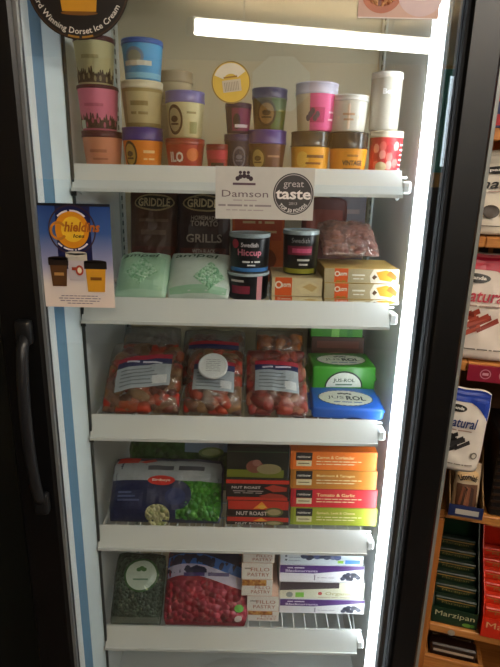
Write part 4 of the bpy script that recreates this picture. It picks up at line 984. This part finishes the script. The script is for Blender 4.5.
P().box(UL, UL+.026, 0, .36, 0, 1.95, WZ, .002).build('upright', UN)
P().box(.0265, UL-.0005, .352, .362, .02, 1.93, M_wood('#4c3420', '#5c4028', 'X')).build('back_panel', UN)
BZ = [.20, .4885, .7885, 1.122, 1.362, 1.546, 1.90]
for z in BZ: P().box(.0265, UL-.0005, 0.004, .3515, z-.02, z, WX, .002).build('shelf_board', UN)
for z in BZ[2:]: P().box(0, .026, .004, .0615 if z > .8 else .3515, z-.02, z, WX, .002).build('board_end', UN)
# crimson price strip on the edge of the middle board
st = P().box(.028, UL-.002, -.002, .0035, BZ[3]-.036, BZ[3]-.004, M('#8c1c34', .4)).build('price_strip', UN)
q = P(); S = lambda u, v, e: (u, -.0022-e, v)
for i in range(8):
    u = .06+.034*i; q.ell(S, u, BZ[3]-.02, .010, .010, M('#c98a96', .5), .0003, 18, inner=.8); q.text(S, ['ab', 'GF', 'VE', 'BIO', 'ab', 'GF', 'VE', 'BIO'][i], u, BZ[3]-.02, M('#d8a4ae', .5), width=.011, e=.0005)
q.build('strip_print', st)
q = P(); q.ell(lambda u, v, e: (u, .0035-e, v), .075, BZ[1]-.012, .008, .008, M('#a8a49c', .4, .3), .0006, 20); q.build('metal_disc', UN)

def ubag(label, lx0, lx1, z0, ly, h, thick, m, art, tilt=6, seed=1, rz=0, roll=0, name='snack_pouch', group='white snack pouches on the wooden shelves'):
    w = lx1-lx0; tl = math.radians(tilt)
    t = thing(name, label, 'bag', world((lx0+lx1)/2, ly, z0+thick/2*math.sin(tl)*.8+.001), (0, 0, 0), group)
    t.rotation_euler = (Matrix.Rotation(RHO+rz, 3, 'Z') @ Matrix.Rotation(roll, 3, 'Y') @ Matrix.Rotation(-tl, 3, 'X')).to_euler()
    s = pillow(w, h, thick, seed, 'pouch', .003); p = P(); bag_mesh(p, s, w, h, m); p.build('pouch', t)
    q = P(); art(q, s(-1), w, h); q.build('printed_label', t); return t
def natural(col, meat, script, ring=True, word='natural', big90=False):
    def f(q, S, w, h):
        cm = M(col, .35); K = M('#15120f', .4)
        q.rect(S, -.49*w, .49*w, .84*h, .985*h, cm, .0008, 14, 5)
        for i in range(10):
            a, b = -.49+.098*i, -.49+.098*(i+1); dp = lambda u: .84-.20*max(0, (u-.05)/.45)**1.6
            q.poly(S, [(a*w, dp(a)*h), (b*w, dp(b)*h), (b*w, .845*h), (a*w, .845*h)], cm, .0012)
        q.ell(S, -.18*w, .76*h, .20*w, .045*h, K, .0020, 24); q.text(S, 'panda', -.16*w, .76*h, M('#e8e2d8', .4), width=.24*w, height=.045*h, e=.003, bold=.03)
        q.text(S, word, -.04*w, .60*h, M(script, .4), width=.66*w, height=.12*h, e=.003, bold=.015, shear=.25)
        q.text(S, 'soft liquorice', -.04*w, .505*h, M('#a08478', .4), width=.46*w, height=.025*h, e=.003)
        if big90:
            q.scallop(S, .12*w, .26*h, .22*w, .13*h, K, .0026, 14, .1); q.text(S, '90', .08*w, .26*h, M('#e8e2d8', .4), width=.15*w, height=.08*h, e=.0045, bold=.03)
            q.text(S, 'kcal', .24*w, .26*h, M('#e8e2d8', .4), width=.08*w, height=.03*h, e=.0045)
            q.ell(S, -.22*w, .27*h, .10*w, .08*h, M('#4a4038', .4), .0026, 20)
            q.ell(S, .40*w, .14*h, .07*w, .025*h, M('#5a5048', .4), .0026, 16)
        else:
            rnd = random.Random(3)
            for i in range(9):
                u = -.34+.45*rnd.random(); v = .27+.15*rnd.random(); L = .16; sl = .3+.2*rnd.random()
                q.poly(S, [((u-L)*w, (v-.05)*h), ((u-L+.03)*w, (v-.085)*h), ((u+L)*w, (v+.02)*h), ((u+L-.03)*w, (v+.065)*h)], M(meat[i % len(meat)], .45), .0026+.0002*i)
            if ring: q.ell(S, .32*w, .22*h, .07*w, .045*h, M('#6c665e', .4), .0026, 18); q.ell(S, .32*w, .22*h, .045*w, .028*h, M('#c8beb0', .4), .0032, 18)
        q.text(S, 'no artificial colours or flavours', -.02*w, .10*h, M('#6c6258', .4), width=.7*w, height=.018*h, e=.003)
    return f
# pouch on the upper board
a = unit(478, 232, -.01); b = unit(478, 148, -.01)
ubag('white pouch with a black ninety badge on the upper board', -.012, .135, BZ[4], .030, .150, .045, M('#ddd3c2', .45), natural('#c9bfae', ['#333333'], '#17130f', big90=True), 4, 51)
# crimson-topped pouch
ubag('white pouch with a crimson top and red script above the price strip', -.016, .112, BZ[3], .033, .205, .06, M('#ddd0c4', .45), natural('#c01c3c', ['#a03c28', '#8a3020', '#b8503a'], '#b01c34'), 5, 52)
ubag('white pouch mostly hidden behind the crimson-topped pouch', 0.03, .16, BZ[3], .115, .16, .05, M('#cfc5b8', .45), natural('#2a2420', ['#333333'], '#17130f'), 4, 53)
t = thing('dark_packet', 'dark narrow packet between crimson-topped pouch and the board above', 'packet', world(.10, .26, BZ[3]+.0005), (0, 0, RHO))
P().box(-.06, .09, -.03, .03, 0, .21, M('#1c1612', .45), .003).build('carton', t)
P().rect(lambda u, v, e: (u, -.03-e, v), -.03, -.02, .02, .2, M('#8a5c34', .4)).text(lambda u, v, e: (u, -.03-e, v), 'bar', .04, .17, M('#a89878', .4), width=.03).build('printed_front', t)
# navy and red box, top board, and the dark box behind the pouch
lx = unit(488, 100)[0]
t = thing('snack_box', 'navy box with red lettering on the board above the badge pouch', 'box', world(lx+.07, .03, BZ[5]+.0005), (0, 0, RHO))
P().box(-.075, .075, -.025, .025, 0, .10, M('#1f2358', .4), .001).build('carton', t)
q = P(); S = lambda u, v, e: (u, -.025-e, v)
q.rect(S, -.07, .07, .004, .022, M('#b81c24', .4)); [q.rect(S, -.066+.034*(i % 4), -.066+.034*(i % 4)+.024, (.042 if i < 4 else .068), (.058 if i < 4 else .084), M('#c8202a', .4)) for i in range(8)]
q.rect(S, -.07, .07, .09, .098, M('#c9c4bc', .4)); q.build('printed_front', t)

# third board: blue-topped pouch, brown display carton
z2 = BZ[2]
cx0 = max(.028, unit(449, 500, -.02)[0]); cx1 = unit(486, 500, -.02)[0]; cw = cx1-cx0
t = thing('display_carton', 'kraft display carton with a navy front lip holding a small brown pouch', 'display carton', world((cx0+cx1)/2, -.016, z2+.0005), (0, 0, RHO))
KR = M('#8a6a40', .6); NVY = M('#1c2a58', .4)
P().box(-cw/2, cw/2, 0, .15, 0, .002, KR).build('tray', t)
P().box(-cw/2, cw/2, 0, .002, .0022, .028, NVY).build('front_lip', t)
for s in (-1, 1):
    x0 = s*cw/2-(.002 if s > 0 else 0); vs = [(x, y, z) for x in (x0, x0+.002) for y, z in ((0.0025, .0025), (.148, .0025), (.148, .125), (.09, .12), (.04, .06), (.0025, .035))]
    P().add(vs, [list(range(6)), list(range(6, 12))[::-1]]+[(i, i+6, (i+1) % 6+6, (i+1) % 6) for i in range(6)], KR).build('side_wall', t)
P().rect(lambda u, v, e: (u, -e, v), -.02, .025, .008, .02, M('#b8b4ac', .4)).build('price_label', t)
def brownart(q, S, w, h):
    q.ell(S, 0, .74*h, .42*w, .12*h, M('#c9a878', .4), .0012, 24); q.text(arc_high(S, 0, .35*h, .36*h), 'Licornish', 0, 0, M('#241812', .4), width=.75*w, height=.12*h, e=.003, bold=.03)
    q.rect(S, -.40*w, .40*w, .10*h, .56*h, M('#5c3c2a', .35), .0012, 8, 8)
    for i in range(5): q.poly(S, [((-.3+.1*i)*w, .14*h), ((-.16+.1*i)*w, .14*h), ((-.06+.08*i)*w, .48*h), ((-.18+.08*i)*w, .52*h)], M(['#7c4a34', '#3c2820', '#8c5a40'][i % 3], .4), .003+.0003*i)
ubag('small brown and cream pouch sitting inside the display carton', cx0+.008, cx1-.008, z2+.003, .012, .105, .036, M('#b8a488', .4), brownart, 8, 55, name='snack_pouch', group='small pouches in the display carton')
ubag('second small brown pouch behind, inside the display carton', cx0+.008, cx1-.008, z2+.003, .066, .10, .036, M('#b8a488', .4), brownart, 4, 56, name='snack_pouch', group='small pouches in the display carton')
bx0 = -.018; zb3 = unit(455, 469, -.03)[1]; zt3 = unit(465, 388, -.01)[1]
ubag('white pouch with a blue top and blue script above the display carton', bx0, unit(482, 430, -.03)[0]+.004, zb3, -.022, (zt3-zb3)*1.0, .045, M('#d6cec4', .45), natural('#2440a0', ['#1c1a1c', '#2a2628', '#141214'], '#22356c'), 3, 57, roll=math.radians(3))
t = thing('dark_packet', 'black ribbed display pack next to the display carton', 'packet', world(cx1+.085, .10, z2+.0005), (0, 0, RHO))
P().box(-.07, .09, -.09, .09, 0, .17, M('#171210', .5), .004).build('carton', t)
q = P()
for i in range(9): q.tube([(-.069, -.092, .02+.016*i), (.089, -.092, .03+.016*i)], .003, M('#3c2a20', .5))
q.build('ribs', t)

# fourth board: marzipan display boxes
ORD = ['first', 'second', 'third', 'fourth', 'fifth', 'last']
def marz(label, lx, wd, hb, d, col, lip, txt, ly, barlabel, barcol, n, grp):
    z = BZ[1]+.0005; t = thing('marzipan_display', label, 'display box', world(lx+wd/2, ly, z), (0, 0, RHO), 'marzipan display boxes')
    m_ = M(col, .4)
    P().box(-wd/2, wd/2, 0, d, 0, .002, m_).build('tray', t)
    P().box(-wd/2, wd/2, 0, .002, .0022, lip, m_).build('front_lip', t)
    bk = P().box(-wd/2, wd/2, d-.002, d, .0022, hb, m_).build('back_card', t)
    prof = [(.0025, .0025), (d-.0025, .0025), (d-.0025, hb*.9), (d*.6, hb*.55), (d*.15, lip*1.9), (.0025, lip*1.1)]; k = len(prof)
    for s in (-1, 1):
        x0 = s*wd/2-(.002 if s > 0 else 0); vs = [(x, y, zz) for x in (x0, x0+.002) for y, zz in prof]
        P().add(vs, [list(range(k)), list(range(k, 2*k))[::-1]]+[(i, i+k, (i+1) % k+k, (i+1) % k) for i in range(k)], m_).build('side_wall', t)
    q = P(); S = lambda u, v, e: (u, -e, v)
    q.text(S, 'Marzipan', -.0*wd, lip*.62, M(txt, .4), width=wd*.86, height=lip*.42, e=.0006)
    q.ell(S, wd*.28, lip*.2, wd*.10, lip*.12, M('#6c9c3c', .4), .0004); q.ell(S, wd*.40, lip*.22, wd*.05, lip*.1, M('#4c7c2c', .4), .0006); q.build('printed_front', t)
    q = P(); S = lambda u, v, e: (u, d-.002-e, v)
    q.text(S, 'Marzipan', 0, hb*.86, M(txt, .4), width=wd*.84, height=hb*.085, e=.0008); q.ell(S, wd*.2, hb*.77, wd*.12, hb*.02, M('#8a9c3c', .4), .0006); q.rect(S, -wd*.4, wd*.4, hb*.62, hb*.625, M(txt, .4), .0006); q.build('printed_back', t)
    R = t.rotation_euler.to_matrix()
    for i in range(n):
        y = .012+(d-.045)*i/n; hh = lip*1.0+(hb*.52-lip)*(i+1)/n
        b = thing('marzipan_bar', ORD[i]+' '+barlabel, 'chocolate bar', Vector(t.location)+R@Vector((0, y, .0026)), tuple(t.rotation_euler), grp)
        P().box(-wd/2+.004, wd/2-.004, 0, .016, 0, hh, M(barcol, .35), .002).build('wrapper', b)
        q = P(); S = lambda u, v, e: (u, -e, v)
        q.rect(S, -wd*.42, wd*.42, hh-.008, hh-.006, M('#b08a48', .4), .0004); q.text(S, 'Marzipan', 0, hh-.014, M('#8a8048', .4), width=wd*.6, height=.007, e=.0004); q.build('printed_front', b)
g0 = unit(430.5, 622, .012)[0]; g1 = unit(477, 626, .012)[0]
marz('dark green marzipan display box beside the pine upright', max(g0, .029), g1-max(g0, .029), .276, .17, '#12301c', .042, '#cfc79a', .012, 'dark green wrapped bar behind the lip of the green marzipan box', '#0f2416', 6, 'bars in the green marzipan box')
r0 = g1+.006
marz('bright red marzipan display box beside the dark green one', r0, .125, .276, .17, '#d02c14', .050, '#e0a878', -.0, 'red wrapped bar behind the lip of the red marzipan box', '#c42c14', 6, 'bars in the red marzipan box')
# lowest visible board: wooden tray of dark bars
lx = unit(428, 660, .02)[0]
t = thing('wooden_crate', 'shallow orange-brown wooden crate under the marzipan board', 'crate', world(.095, .03, BZ[0]+.0005), (0, 0, RHO))
P().box(-.066, .066, 0, .25, 0, .01, WX).build('crate_base', t)
for (x0, x1, y0_, y1_) in ((-.066, .066, 0, .01), (-.066, .066, .24, .25), (-.066, -.056, .0105, .2395), (.056, .066, .0105, .2395)): P().box(x0, x1, y0_, y1_, .0105, .17, WX, .001).build('crate_side', t)
for i in range(5):
    b = thing('wrapped_bar', ORD[i if i < 4 else 5]+' dark wrapped bar counted from the front board of the crate', 'chocolate bar', world(.095, .045+.045*i, BZ[0]+.011), (0, 0, RHO), 'dark bars in the wooden crate')
    P().box(-.052, .052, 0, .03, 0, .185, M('#2a1812', .3), .004).build('wrapper', b)
    P().rect(lambda u, v, e: (u, -e, v), -.045, .045, .165, .172, M('#c8b8a4', .3)).build('label_band', b)
